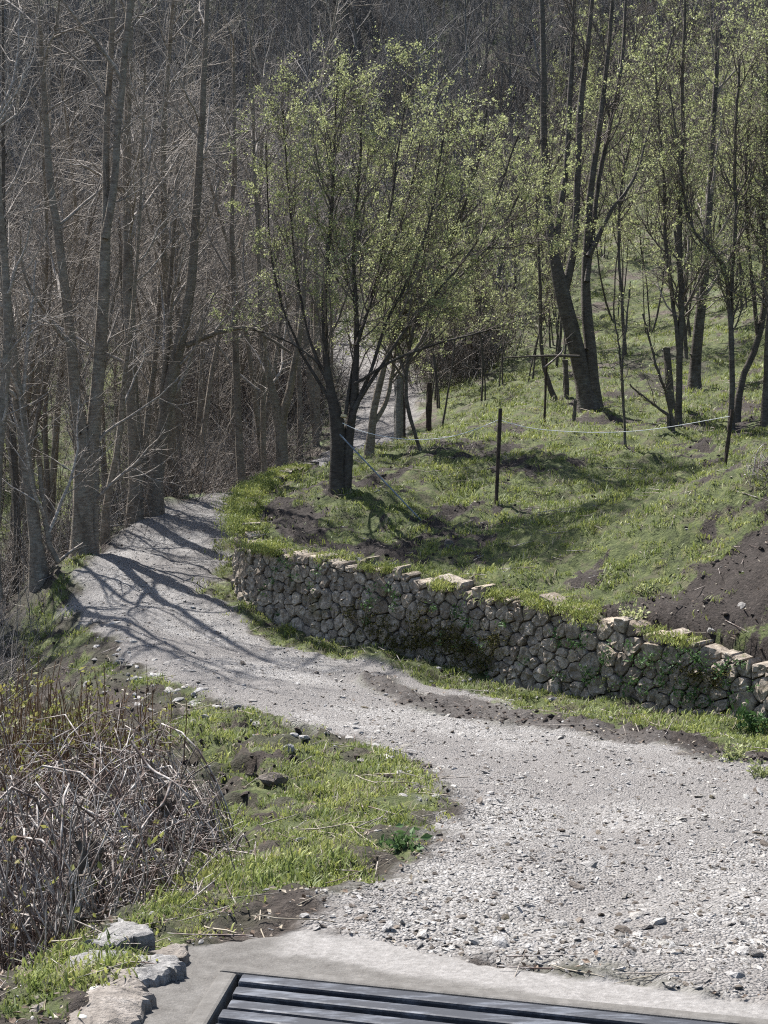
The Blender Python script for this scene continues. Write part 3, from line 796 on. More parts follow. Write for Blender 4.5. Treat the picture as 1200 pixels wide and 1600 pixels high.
def hero_tree(name, label, cat, y0, stems, top=12.0, n1=26, n2=150, n3=700, l1=(1.0, 2.6), l2=(.5, 1.3), l3=(.2, .6), barkm='bark', twigm='twig',
              up1=.06, up2=.03, umin=.25, leaves=0, leaf_size=.04, leafm='leaf', lean=0.0, flare=1.35, a1=(.5, 1.1), bare_umin=None, group=None, base=None, rmax=.05, droop=0):
    root_px = stems[0][0]
    B = P3(root_px[0], root_px[1], y0) if base is None else np.array(base)
    t = thing(name, label, cat, B, group)
    tb = Bag(); S = []
    for si, st in enumerate(stems):
        o = trunk_path(st, y0, lean + (si * .03 if si else 0), EYE + top - 4 + random.uniform(-.8, .8))
        r = o[:, 3].copy()
        if si == 0 or st[0][1] > root_px[1] - 25:
            hh = o[:, 2] - o[0, 2]
            r = r * (1 + (flare - 1) * np.exp(-hh / .28))
            low_ = o[:1].copy(); low_[0, 2] -= .35
            o = np.vstack([low_, o]); r = np.concatenate([[r[0] * 1.15], r])
        P = o[None, :, :3]
        # uneven girth, knots
        v, f = tubes(P, r[None], 12)
        v = v + rng.normal(0, .004, v.shape)
        tb.add(v, f)
        S.append((o[:, :3], r))
        for _ in range(7):
            k = random.randint(3, len(o) - 4); d = norm(rng.normal(0, 1, 3) * np.array([1, 1, .3]))
            add_stub(tb, o[k, :3], d, r[k] * .35, r[k] * 1.25)
    link('trunk', tb.mesh('trunk', [M[barkm]], True, B), t)
    n = max(len(s[0]) for s in S)
    def rs(s):
        u = np.linspace(0, 1, 22); w = np.linspace(0, 1, len(s[0]))
        return np.stack([np.interp(u, w, s[0][:, k]) for k in range(3)], -1), np.interp(u, w, s[1])
    SP = np.stack([rs(s)[0] for s in S]); SR = np.stack([rs(s)[1] for s in S])
    cb = Bag()
    P1, R1 = shoots(SP, SR, n1, umin, .97, *a1, *l1, .018, 9, .13, up1)
    R1 = np.minimum(R1, rmax)
    cb.add(*tubes(P1, R1, 6))
    P2, R2 = shoots(np.concatenate([P1]), R1, n2, .15, 1, .45, 1.1, *l2, .012, 6, .16, up2)
    cb.add(*tubes(P2, R2, 4))
    if n3:
        P3_, R3 = shoots(P2, R2, n3, .1, 1, .4, 1.1, *l3, .008, 4, .16, .02 - droop)
        R3 = np.maximum(R3, .0022); cb.add(*tubes(P3_, R3, 3))
    else: P3_ = P2
    P4, R4 = shoots(SP, SR, n1 // 2 + 6, umin, .98, .5, 1.2, .3, .8, .01, 5, .15, .05); cb.add(*tubes(P4, R4, 4))
    crown = link('crown', cb.mesh('crown', [M[twigm]], True, B), t)
    if leaves:
        v, f = leaves_on(P3_, leaves, leaf_size)
        link('leaves', make_mesh('leaves', v - B, f, [M[leafm]], False), crown)
    return t

def gy(px, py): return float(hit(px, py)[1])
yA = gy(130, 864)
# --- the big bare trees left of the path
hero_tree('bare_tree', 'stout grey tree forking low into two trunks at the left edge of the path', 'tree', 21.6,
          [[(131, 866, 33), (131, 800, 31), (132, 720, 30), (128, 680, 22), (118, 620, 18), (113, 550, 17), (103, 467, 14), (95, 383, 13), (83, 323, 12), (77, 270, 11), (66, 130, 8), (60, 0, 6)],
           [(136, 868, 20), (140, 740, 20), (143, 670, 21), (153, 560, 20), (158, 460, 18), (164, 370, 16), (163, 300, 11), (160, 200, 10), (168, 60, 8), (172, -60, 6)],
           [(164, 372, 14), (176, 300, 12), (181, 200, 11), (190, 90, 10), (200, -20, 8)],
           [(147, 860, 12), (148, 760, 11), (149, 640, 9), (156, 560, 7)]], top=13, n1=34, n2=190, n3=900, umin=.3)
hero_tree('bare_tree', 'grey tree leaning left, root fork at its foot, leftmost big trunk on the bank', 'tree', 20.4,
          [[(62, 905, 26), (58, 860, 20), (48, 780, 19), (35, 690, 18), (25, 600, 17), (15, 500, 15), (5, 390, 12), (-8, 260, 10), (-15, 100, 7)],
           [(90, 878, 9), (76, 845, 9), (66, 790, 8), (58, 730, 6)]], top=12, n1=26, n2=190, n3=950)
hero_tree('bare_tree', 'slim dark trunk at the far left behind the leaning bank tree', 'tree', 22.5,
          [[(26, 905, 11), (27, 840, 11), (26, 760, 10), (20, 660, 10), (14, 570, 9), (8, 450, 8), (6, 250, 6), (4, 60, 4)]], top=11, n1=14, n2=70, n3=320, barkm='dark_bark')
hero_tree('bare_tree', 'straight grey trunk with a torn scar, left one of the touching pair at the brow', 'tree', 24.4,
          [[(211, 822, 24), (210, 760, 21), (209, 700, 20), (206, 610, 19), (203, 520, 18), (199, 430, 16), (198, 340, 14), (199, 200, 11), (204, 60, 8)]], top=13, n1=26, n2=190, n3=950)
hero_tree('bare_tree', 'grey trunk leaning right with a long low bough, right one of the touching pair', 'tree', 24.8,
          [[(240, 806, 27), (241, 770, 24), (246, 720, 22), (256, 660, 21), (270, 590, 20), (283, 530, 18), (292, 480, 16), (300, 430, 14), (305, 350, 13), (312, 240, 11), (320, 100, 8), (324, -20, 6)],
           [(250, 680, 10), (255, 610, 9), (261, 540, 8), (263, 450, 7), (272, 340, 5)],
           [(291, 540, 9), (318, 528, 8), (345, 518, 7), (390, 512, 6), (420, 528, 5), (455, 552, 4)]], top=12, n1=26, n2=140, n3=650)
hero_tree('bare_tree', 'thin pale trunk curving up between the forked tree and the touching pair', 'tree', 22.8,
          [[(165, 846, 13), (166, 800, 12), (172, 760, 10), (182, 710, 9), (190, 640, 9), (197, 560, 7), (212, 440, 5), (220, 300, 4)]], top=9, n1=12, n2=60, n3=260)
hero_tree('bare_tree', 'slim upright trunk beyond the brow of the path, left of the wall end', 'tree', 27.5,
          [[(379, 790, 14), (376, 720, 12), (371, 640, 11), (368, 560, 11), (366, 470, 9), (363, 350, 7), (366, 200, 5), (364, 60, 4)]], top=11, n1=16, n2=90, n3=380)
hero_tree('bare_tree', 'short grey trunk forking into a wide Y behind the grassy wall end', 'tree', 27,
          [[(440, 760, 22), (439, 700, 19), (437, 660, 18), (425, 610, 12), (415, 560, 10), (407, 500, 8), (404, 400, 6), (398, 260, 5)],
           [(440, 668, 14), (452, 610, 12), (462, 555, 10), (472, 490, 8), (476, 400, 6), (484, 280, 4)]], top=10, n1=20, n2=120, n3=500)
hero_tree('bare_tree', 'thin straight trunk just left of the wide Y fork', 'tree', 29,
          [[(414, 775, 9), (412, 700, 8), (411, 620, 8), (408, 520, 7), (404, 380, 5), (410, 200, 4)]], top=10, n1=12, n2=60, n3=260)
hero_tree('bare_tree', 'leaning grey trunk cut by the left edge of the picture', 'tree', 19.5,
          [[(-12, 900, 20), (-6, 760, 18), (4, 640, 15), (10, 520, 13), (8, 420, 11), (0, 300, 9), (-6, 100, 6)]], top=11, n1=16, n2=90, n3=400)

# --- the leafing tree by the wall
YC = 20.6
Bc = hit(527, 765)
ct = hero_tree('leafing_tree', 'pollarded dark tree with fresh yellow green leaves on the grassy corner above the wall', 'tree', YC,
          [[(528, 768, 28.6), (528, 720, 25.2), (527, 670, 25.2), (520, 630, 16.8), (512, 585, 11.8), (508, 530, 10.1), (506, 470, 8.6), (512, 400, 5.9), (520, 300, 4.6), (524, 190, 2.6), (530, 90, 1.4)],
           [(543, 795, 16.0), (543, 740, 15.2), (545, 690, 15.2), (550, 645, 15.2), (556, 590, 11.0), (557, 520, 8.6), (555, 460, 7.7), (553, 380, 5.3), (560, 280, 4.0), (566, 160, 2.0)],
           [(548, 660, 10.1), (566, 610, 5.9), (585, 560, 5.3), (605, 500, 4.6), (640, 430, 4.0), (670, 350, 3.3), (690, 240, 2.0)],
           [(552, 640, 5.9), (590, 580, 5.3), (630, 520, 4.6), (680, 460, 4.0), (730, 400, 3.3), (770, 330, 2.0)],
           [(540, 650, 5.9), (548, 580, 4.6), (575, 480, 4.0), (600, 380, 3.3), (620, 250, 2.6), (640, 110, 1.4)],
           [(520, 640, 5.9), (495, 590, 4.6), (470, 550, 4.0), (440, 480, 3.3), (420, 400, 2.6), (415, 320, 1.4)],
           [(513, 600, 4.6), (480, 520, 4.0), (462, 430, 3.3), (450, 330, 2.0)],
           [(555, 600, 4.6), (620, 560, 4.0), (690, 535, 3.3), (750, 520, 2.6), (800, 505, 1.4)],
           [(505, 575, 4.0), (470, 545, 3.3), (430, 525, 2.6), (395, 515, 2.0)],
           [(557, 540, 4.6), (590, 440, 4.0), (635, 320, 2.6), (660, 200, 1.4)]], top=7.6, n1=150, n2=800, n3=4200, l1=(.7, 1.9), l2=(.35, .9), l3=(.15, .45),
          barkm='tree_dark', twigm='twig_dark', up1=.1, up2=.04, umin=.3, leaves=43000, leaf_size=.036, a1=(.3, .85), flare=1.08, rmax=.015)
cutd = tubes(np.array([[P3(537, 652, YC - .14), P3(537.5, 648, YC - .13)]]), np.array([[.055, .05]]), 10)
cap_v, cap_f = cutd
cap = Bag().add(cap_v, cap_f); cap.add(np.vstack([cap_v[10:], cap_v[10:].mean(0)]), np.array([[i, (i + 1) % 10, 10] for i in range(10)]))
link('cut_face', cap.mesh('cut_face', [M['cutwood']], False, np.array(ct.location)), ct)
hero_tree('leafing_tree', 'slender leafing tree leaning right just behind the pollarded tree', 'tree', 24.5,
          [[(577, 705, 12), (581, 660, 11), (588, 620, 11), (600, 570, 9), (618, 520, 8), (640, 460, 7), (668, 390, 5), (690, 300, 4), (705, 190, 3)],
           [(585, 660, 8), (602, 630, 7), (612, 590, 6), (622, 540, 5), (650, 500, 4), (700, 440, 3)]], top=8, n1=44, n2=240, n3=1100, l1=(.8, 2.0), barkm='bark', twigm='twig_dark', leaves=13000, leaf_size=.045, up1=.08, a1=(.35, .9))
hero_tree('leafing_tree', 'thin leafing tree with arching dark stem behind the fence wire', 'tree', 24,
          [[(662, 715, 5), (652, 690, 5), (640, 650, 6), (634, 600, 6), (640, 540, 6), (660, 470, 6), (700, 380, 5), (740, 280, 4), (760, 170, 3)],
           [(655, 500, 5), (700, 450, 4), (750, 400, 3), (800, 330, 2)]], top=8, n1=46, n2=260, n3=1100, l1=(.8, 2.2), barkm='dark_bark', twigm='twig_dark', leaves=14000, leaf_size=.045, up1=.06, a1=(.35, 1.0))

# --- trees in the field on the right
hero_tree('bare_tree', 'leaning many stemmed tree with dark bare crown standing in the field', 'tree', 28,
          [[(923, 645, 34), (914, 600, 28), (902, 550, 26), (886, 490, 25), (874, 440, 22), (864, 390, 14), (857, 330, 13), (851, 240, 11), (849, 120, 9), (846, 0, 7)],
           [(930, 640, 20), (926, 590, 19), (922, 540, 18), (917, 480, 17), (917, 420, 13), (920, 360, 12), (924, 290, 10), (938, 200, 9), (952, 90, 7), (962, -20, 5)],
           [(880, 460, 15), (893, 410, 12), (900, 350, 11), (904, 270, 10), (910, 170, 9), (925, 40, 7)],
           [(866, 400, 11), (876, 330, 10), (887, 260, 9), (893, 160, 8), (900, 30, 6)],
           [(920, 400, 9), (935, 370, 8), (955, 330, 6), (985, 290, 5), (1010, 230, 3)],
           [(917, 440, 9), (930, 350, 8), (945, 250, 7), (975, 120, 6), (990, 0, 4)]], top=13, n1=60, n2=300, n3=1200, l1=(.7, 2.0), barkm='dark_bark', twigm='twig_dark', umin=.35, a1=(.3, .8), up1=.1)
hero_tree('leafing_tree', 'tall thin dark tree with twin stems right of the leaning field tree', 'tree', 25,
          [[(1060, 676, 11), (1061, 620, 10), (1062, 560, 10), (1064, 480, 9), (1062, 400, 8), (1062, 320, 7), (1068, 220, 6), (1066, 120, 5), (1070, 0, 3)],
           [(1061, 560, 6), (1052, 470, 6), (1042, 380, 5), (1040, 290, 4), (1030, 180, 3)]], top=10, n1=44, n2=220, n3=900, l1=(.6, 1.6), barkm='dark_bark', twigm='twig_dark', leaves=5200, leaf_size=.045, umin=.3, up1=.12, a1=(.3, .8))
hero_tree('bare_tree', 'grey brown trunk standing behind the tall thin twin stemmed tree', 'tree', 30,
          [[(1084, 620, 20), (1087, 570, 17), (1091, 520, 16), (1097, 460, 15), (1104, 390, 12), (1110, 300, 10), (1116, 180, 8), (1120, 40, 5)],
           [(1072, 560, 6), (1070, 520, 6), (1062, 440, 5), (1056, 360, 4)]], top=11, n1=26, n2=130, n3=500, leaves=1500, leaf_size=.045, up1=.1, barkm='dark_bark')
hero_tree('leafing_tree', 'dark sapling with a crooked right stem near the right edge of the field', 'tree', 24.6,
          [[(1143, 668, 9), (1143, 610, 8), (1142, 540, 8), (1140, 470, 8), (1135, 430, 7), (1120, 395, 6), (1095, 375, 5), (1080, 350, 4), (1068, 300, 3)],
           [(1141, 480, 6), (1146, 420, 6), (1152, 330, 5), (1150, 220, 4), (1158, 90, 3)]], top=9, n1=40, n2=200, n3=800, l1=(.6, 1.5), barkm='dark_bark', twigm='twig_dark', leaves=5200, leaf_size=.045, umin=.3, up1=.12, a1=(.3, .8))
hero_tree('leafing_tree', 'leafing tree bending sharply right at knee height by the right edge', 'tree', 25.4,
          [[(1150, 655, 11), (1157, 610, 10), (1168, 570, 10), (1183, 535, 10), (1192, 490, 9), (1196, 420, 8), (1192, 330, 7), (1200, 200, 5), (1196, 50, 3)],
           [(1184, 535, 6), (1178, 470, 6), (1172, 390, 5), (1168, 280, 4), (1176, 140, 3)]], top=10, n1=44, n2=220, n3=900, l1=(.6, 1.6), barkm='dark_bark', twigm='twig_dark', leaves=6000, leaf_size=.045, umin=.3, up1=.1, a1=(.3, .85))
hero_tree('leafing_tree', 'straight dark leafing tree at the right border of the picture', 'tree', 24.2,
          [[(1196, 665, 12), (1196, 600, 11), (1200, 520, 10), (1206, 430, 9), (1210, 300, 7), (1206, 120, 5)]], top=10, n1=36, n2=180, n3=800, l1=(.6, 1.6), barkm='dark_bark', twigm='twig_dark', leaves=4500, leaf_size=.045, up1=.1, a1=(.3, .85))
hero_tree('sapling', 'slim forked sapling standing in the middle of the field right of the leaning tree', 'sapling', 23,
          [[(977, 698, 4), (975, 640, 4), (973, 600, 4), (972, 560, 3), (978, 500, 3), (985, 440, 2)], [(974, 610, 3), (970, 560, 3), (965, 520, 2), (960, 490, 2)]], top=4.9, n1=12, n2=40, n3=0, l1=(.3, .8), l2=(.15, .4), barkm='dark_bark', twigm='twig_dark', leaves=120, leaf_size=.04)
hero_tree('sapling', 'thin dark stem with a curved foot left of the leaning field tree', 'sapling', 30,
          [[(868, 625, 8), (858, 600, 7), (849, 570, 6), (845, 530, 5), (845, 470, 5), (842, 400, 4), (838, 320, 3)]], top=7, n1=14, n2=60, n3=200, l1=(.4, 1.0), barkm='dark_bark', twigm='twig_dark', leaves=500, leaf_size=.05)
hero_tree('sapling', 'bent bare sapling sprawling between the forked sapling and the twin stemmed tree', 'sapling', 24.6,
          [[(1052, 660, 5), (1038, 610, 4), (1025, 570, 4), (1015, 530, 3), (1005, 490, 2)], [(1045, 650, 4), (1020, 630, 3), (1000, 615, 3), (985, 600, 2)]], top=4.6, n1=14, n2=40, n3=0, l1=(.3, .7), l2=(.15, .4), barkm='dark_bark', twigm='twig_dark', leaves=90, leaf_size=.04)

# ------------------------------------------------------------------ thicket and hillside trees
def bg_tree(hgt, r, n1, n2, n3, leaves, twigm, barkm, multi=1, split=True, lsz=.05, spread=1.0):
    """a proto tree at the origin."""
    SP, SR = [], []
    for k in range(multi):
        d = np.array([rng.normal(0, .12 * (multi > 1) + .05), rng.normal(0, .12 * (multi > 1) + .05), 1])
        P = sweep(np.array([[rng.normal(0, .06 * (multi > 1)), rng.normal(0, .06 * (multi > 1)), -.4]]), d[None], np.array([hgt * (1 - .15 * k)]), 14, .05, .03)
        SP.append(P[0]); SR.append(r * (1 - .2 * k) * np.linspace(1.15, .18, 14))
    SP = np.array(SP); SR = np.array(SR)
    tb = Bag().add(*tubes(SP, SR, 7)); cb = Bag()
    P1, R1 = shoots(SP, SR, n1, .34, .97, .35, 1.0, .12 * hgt * spread, .26 * hgt * spread, .012, 7, .14, .08); cb.add(*tubes(P1, R1, 4))
    P2, R2 = shoots(P1, R1, n2, .1, 1, .4, 1.0, .05 * hgt, .12 * hgt, .009, 5, .15, .05); cb.add(*tubes(P2, np.maximum(R2, .004), 3))
    if n3:
        P3_, R3 = shoots(P2, R2, n3, .1, 1, .4, 1.0, .02 * hgt, .06 * hgt, .009, 4, .15, .03); cb.add(*tubes(P3_, np.maximum(R3, .0035), 3))
    else: P3_ = P2
    lv = leaves_on(P3_, leaves, lsz) if leaves else None
    return tb, cb, lv
protos = {}
def proto(key, name, label, group, **kw):
    tw, bk = kw['twigm'], kw['barkm']
    tb, cb, lv = bg_tree(**kw)
    t = thing(name, label, 'tree', (0, 0, 0), group)
    link('trunk', tb.mesh('trunk', [M[bk]]), t)
    c = link('crown', cb.mesh('crown', [M[tw]]), t)
    if lv: link('leaves', make_mesh('leaves', lv[0], lv[1], [M['leaf']], False), c)
    protos[key] = [t, False]
L_TH, G_TH = 'slender bare tree with thin grey trunk in the dense thicket beyond the path', 'bare trees of the thicket beyond the path'
L_HB, G_HB = 'bare grey brown tree on the steep hillside in the distance', 'bare trees on the far hillside'
L_HL, G_HL = 'small tree hazed with pale green young leaves on the slope behind the field', 'leafing trees on the slope behind the field'
for k in range(6):
    proto('t%d' % k, 'bare_tree', L_TH, G_TH, hgt=[11, 9.5, 12, 8, 10, 7][k], r=[.085, .06, .1, .05, .075, .045][k], n1=[26, 20, 28, 22, 24, 22][k], n2=150, n3=480, leaves=0, twigm='twig', barkm='bark')
for k in range(4):
    proto('h%d' % k, 'bare_tree', L_HB, G_HB, hgt=[9, 11, 8, 10][k], r=[.1, .12, .08, .1][k], n1=34, n2=220, n3=500, leaves=0, twigm='twig_far', barkm='twig_far', multi=[1, 2, 3, 2][k], spread=1.3)
for k in range(4):
    proto('l%d' % k, 'leafing_tree', L_HL, G_HL, hgt=[7, 8.5, 6, 9][k], r=[.035, .045, .03, .045][k], n1=36, n2=220, n3=560, leaves=[2600, 3200, 2200, 2800][k], lsz=.07, twigm='twig_dark', barkm='dark_bark', multi=[2, 1, 3, 2][k], spread=1.2)
def where(key, x, y):
    px = 600 + FPX * x / y
    if key[0] == 't':
        d = 'front' if y < 33 else 'depth'
        w = 'left of the forked tree' if px < 120 else 'between the forked tree and the touching pair' if px < 240 else 'right of the touching pair' if px < 375 else 'around the wide Y fork'
        return 'bare tree in the %s of the thicket, %s' % (d, w), 'thicket trees, %s, %s' % (d, w)
    d = 'low' if y < (64 if key[0] == 'h' else 50) else 'high'
    if key[0] == 'h':
        w = 'above the big left trunks' if px < 330 else 'behind the pollarded tree' if px < 800 else 'behind the field trees'
        return 'bare dark grey tree %s on the far hillside, %s' % (d, w), 'hillside trees, %s, %s' % (d, w)
    w = 'behind the left trunks' if px < 330 else 'behind the pollarded tree' if px < 830 else 'behind the leaning field tree' if px < 1010 else 'behind the right border trees'
    return 'small pale green leafing tree %s on the slope, %s' % (d, w), 'leafing slope trees, %s, %s' % (d, w)
def place(key, x, y, sc):
    z = H1(x, y)
    t, used = protos[key]
    lb, gr = where(key, x, y)
    tl = (random.gauss(0, .05), random.gauss(0, .05)); rz = random.uniform(0, 6.28)
    if not used:
        t.location = (x, y, z); t.rotation_euler = (*tl, rz); t.scale = (sc,) * 3; protos[key][1] = True
    else: t = copy_tree(t, (x, y, z), rz, sc, None, tl)
    t['label'] = lb; t['group'] = gr
placed = []
def try_place(keys, n, yr, ur, gap, scr, field=None):
    k = tries = 0
    while k < n and tries < n * 60:
        tries += 1
        y = math.exp(random.uniform(math.log(yr[0]), math.log(yr[1]))); px = random.uniform(*ur)
        x = (px - 600) / FPX * y
        if any((x - a) ** 2 + (y - b) ** 2 < (gap * (1 + (y - 25) * .02)) ** 2 for a, b in placed): continue
        xa, ya = np.array([x]), np.array([y])
        if keys[0][0] == 't' and px < 235 and random.random() < .55: continue
        if sdist(xa, ya, PATH)[0] > -.5: continue
        if field is not None:
            sd = sdist(xa, ya, FIELD)[0]
            if (field and sd < .5) or (not field and sd > -.3 and y < 40): continue
        placed.append((x, y)); place(random.choice(keys), x, y, random.uniform(*scr)); k += 1
TH = ['t%d' % k for k in range(6)]; HB = ['h%d' % k for k in range(4)]; HL = ['l%d' % k for k in range(4)]
try_place(TH, 96, (25.5, 48), (-160, 540), .7, (.7, 1.15), False)
try_place(TH, 12, (19.5, 25), (-420, -60), .9, (.7, 1.0), False)
try_place(HB, 110, (44, 90), (-160, 760), 1.5, (.75, 1.3))
try_place(HL, 26, (34, 62), (540, 880), 1.5, (.6, 1.0))
try_place(HL, 12, (30, 46), (-120, 260), 1.2, (.35, .6), False)
try_place(HL, 30, (60, 92), (480, 1300), 2.2, (.8, 1.2))
try_place(HL, 44, (36, 62), (820, 1340), 1.5, (.7, 1.15))
try_place(HB, 60, (52, 95), (700, 1340), 2.0, (.7, 1.2))

# brushwood: the tangle of twigs between the trunks, far too many to count
def bush_mesh(n, h, mat, wob=.2, leaves=0):
    az = rng.uniform(0, 6.283, n); le = rng.uniform(.05, 1.0, n)
    d = np.stack([np.cos(az) * np.sin(le), np.sin(az) * np.sin(le), np.cos(le)], 1)
    s = np.zeros((n, 3)); s[:, :2] = rng.normal(0, .25 * h, (n, 2)); s[:, 2] = -.1
    L = h * rng.uniform(.5, 1.25, n)
    P = sweep(s, d, L, 6, wob, .03); Rr = (.0045 * L / h)[:, None] * np.linspace(1.3, .5, 6)[None] * (h / 1.2) ** .5
    b = Bag().add(*tubes(P, Rr, 3))
    Q, RQ = shoots(P, Rr, n * 3, .2, 1, .4, 1.2, .15 * h, .45 * h, .01, 4, .18, .02); b.add(*tubes(Q, np.maximum(RQ, .0025), 3))
    if leaves:
        v, f = leaves_on(Q, leaves, .045); return b, (v, f)
    return b.mesh('bush', [mat])
bushes = [bush_mesh(26, 1.3, M['twig_far']), bush_mesh(30, 1.0, M['cane']), bush_mesh(22, 1.7, M['twig']), bush_mesh(24, 1.5, M['twig_far'], .15), bush_mesh(26, 1.4, M['twig_dark'])]
def brush(name, n, yr, half_px, sc, cond, label, src=None):
    y = np.exp(rng.uniform(math.log(yr[0]), math.log(yr[1]), n)); px = rng.uniform(*half_px, n)
    x = (px - 600) / FPX * y
    ok = (sdist(x, y, PATH) < -.45) & cond(x, y)
    x, y = x[ok], y[ok]
    z = height(x, y)
    k = len(x); s = rng.uniform(*sc, k)
    gn_scatter(name, np.stack([x, y, z], 1), np.stack([rng.normal(0, .15, k), rng.normal(0, .15, k), rng.uniform(0, 6.3, k)], 1), np.stack([s, s, s], 1), src or bushes, label=label, category='undergrowth')
brush('undergrowth', 650, (22, 48), (-250, 640), (.6, 1.5), lambda x, y: (sdist(x, y, FIELD) < -.6) & ((y < 27) | (x / y > -.2)), 'tangle of dry twigs and dead bracken filling the wood beyond the path')
brush('undergrowth', 6500, (42, 125), (-200, 1400), (1.0, 3.0), lambda x, y: (fbm(x * .15, y * .15, 5) > .36) & ((y > 66) | (x / y < .08)) & ((y > 62) | (np.abs(x / y + .03) > .035)) & ((y > 56) | (x / y > -.19) | (x / y < -.33)), 'grey brown scrub covering the far hillside')
brush('undergrowth', 420, (23, 36), (-60, 540), (.6, 1.2), lambda x, y: (sdist(x, y, FIELD) < -.6) & (x / y > -.2), 'pale curling twigs and bleached stems at the near edge of the wood', [bushes[1], bushes[2], bush_mesh(16, 1.5, M['cane'], .3)])
brush('undergrowth', 120, (14, 21), (-560, 70), (.6, 1.2), lambda x, y: (y > 13) & (x < -5.2 + (20 - y) * .1) & (sdist(x, y, G_STRIP) < -.25), 'dry scrub on the drop left of the path')

# the wood high on the hill, beyond the trees one can tell apart
def whole_tree(k):
    tb, cb, lv = bg_tree(hgt=8 + k, r=.09, n1=30, n2=150, n3=330, leaves=0, twigm='twig_far', barkm='bark', multi=1 + k % 2, spread=1.3)
    b = Bag(); b.v = tb.v + [q for q in cb.v]; n0 = tb.n; b.f4 = tb.f4 + [f + n0 for f in cb.f4]; b.n = tb.n + cb.n
    return b.mesh('hill_tree', [M['twig_far']])
hill_trees = [whole_tree(k) for k in range(3)]
y = np.exp(rng.uniform(math.log(76), math.log(140), 620)); x = (rng.uniform(-200, 1400, 620) - 600) / FPX * y
z = height(x, y); s = rng.uniform(.7, 1.2, 620)
gn_scatter('woodland', np.stack([x, y, z], 1), np.stack([rng.normal(0, .06, 620), rng.normal(0, .06, 620), rng.uniform(0, 6.3, 620)], 1), np.stack([s, s, s], 1), hill_trees, label='bare grey wood covering the top of the far hillside', category='woodland')

# ------------------------------------------------------------------ grass, litter, gravel
tufts = [tuft_mesh(16, .03, 1.2, .0032, M['grass'], .035), tuft_mesh(14, .04, 1.2, .003, M['grass'], .05), tuft_mesh(20, .02, 1.45, .004, M['grass2'], .035), tuft_mesh(16, .026, 1.35, .0036, M['grass2'], .05), tuft_mesh(9, .045, 1.3, .0018, M['straw'], .05), tuft_mesh(14, .055, 1.0, .003, M['grass'], .03)]
x, y = scatter_pts(240000, 3.0, 64, 1.1)
mk = masks(x, y)
keep = rng.uniform(0, 1, len(x)) < mk['grass'] ** 1.3 * sstep(.3, .62, fbm(x * 5, y * 5, 131, 3))
x, y = x[keep], y[keep]; z = height(x, y)
k = len(x)
s = (.6 + .9 * rng.uniform(0, 1, k) ** 2.5) * (.5 + .055 * np.clip(y, 4, 30)) * (.7 + .7 * fbm(x * 2.5, y * 2.5, 141, 3))
gn_scatter('grass', np.stack([x, y, z], 1), np.stack([rng.normal(0, .12, k), rng.normal(0, .12, k), rng.uniform(0, 6.3, k)], 1), np.stack([s * 1.1, s * 1.1, s], 1), tufts, label='short bright green grass on the banks and the field', category='grass')

def flake(mat, seed):
    r = np.random.default_rng(seed)
    a = np.sort(r.uniform(0, 6.283, 6)); rr = r.uniform(.3, .55, 6)
    t = np.stack([np.cos(a) * rr, np.sin(a) * rr * .7, r.uniform(.05, .14, 6)], 1); b = t * np.array([1.12, 1.12, 0]) + np.array([0, 0, -.12])
    v = np.vstack([t, b]); k = np.arange(6); k2 = (k + 1) % 6
    top = np.array([[0, 1, 2, 3], [0, 3, 4, 5]])
    return make_mesh('chip', v, np.concatenate([top, np.stack([k + 6, k2 + 6, k2, k], 1)]), [mat], False)
chips = [flake(M['rock'], 500 + k) for k in range(6)] + [rock_mesh('chip', M['rock'], 600, 1, .5), rock_mesh('chip', M['dark_rock'], 601, 1, .55), flake(M['dark_rock'], 520)]
x, y = scatter_pts(170000, 3.3, 30, 1.05)
mk = masks(x, y)
fr_ = fbm(x * 2.2, y * 2.2, 151)
keep = rng.uniform(0, 1, len(x)) < (mk['path'] * (.3 + .7 * sstep(.42, .62, fr_)) * (1 - .5 * mk['dust']) + .05 * mk['soil'] * (y < 24)) * (1 - mk['conc'])
x, y = x[keep], y[keep]; z = height(x, y); k = len(x)
s = .006 + .028 * rng.uniform(0, 1, k) ** 3.5 + .0012 * y * rng.uniform(.2, 1, k)
gn_scatter('gravel', np.stack([x, y, z + .1 * s], 1), np.stack([rng.normal(0, .28, k), rng.normal(0, .28, k), rng.uniform(0, 6.3, k)], 1), np.stack([s * 1.25, s * 1.25, s * rng.uniform(.5, 1, k)], 1), chips, label='loose grey limestone chippings covering the path', category='gravel')

clods = [rock_mesh('clod', M['earth'], 640 + k, 1, .7) for k in range(4)]
x, y = scatter_pts(60000, 8, 26, 1.2); mk = masks(x, y)
keep = rng.uniform(0, 1, len(x)) < mk['soil'] * (1 - mk['grass']) * (1 - mk['path']) * .55 * (fbm(x * 3, y * 3, 171, 3) * 1.6 - .2)
x, y = x[keep], y[keep]; z = height(x, y); k = len(x); s = .02 + .07 * rng.uniform(0, 1, k) ** 3
gn_scatter('earth_clods', np.stack([x, y, z], 1), rng.normal(0, .5, (k, 3)), np.stack([s * 1.2, s, s], 1), clods, label='crumbled dark earth on the bare soil bank', category='earth')

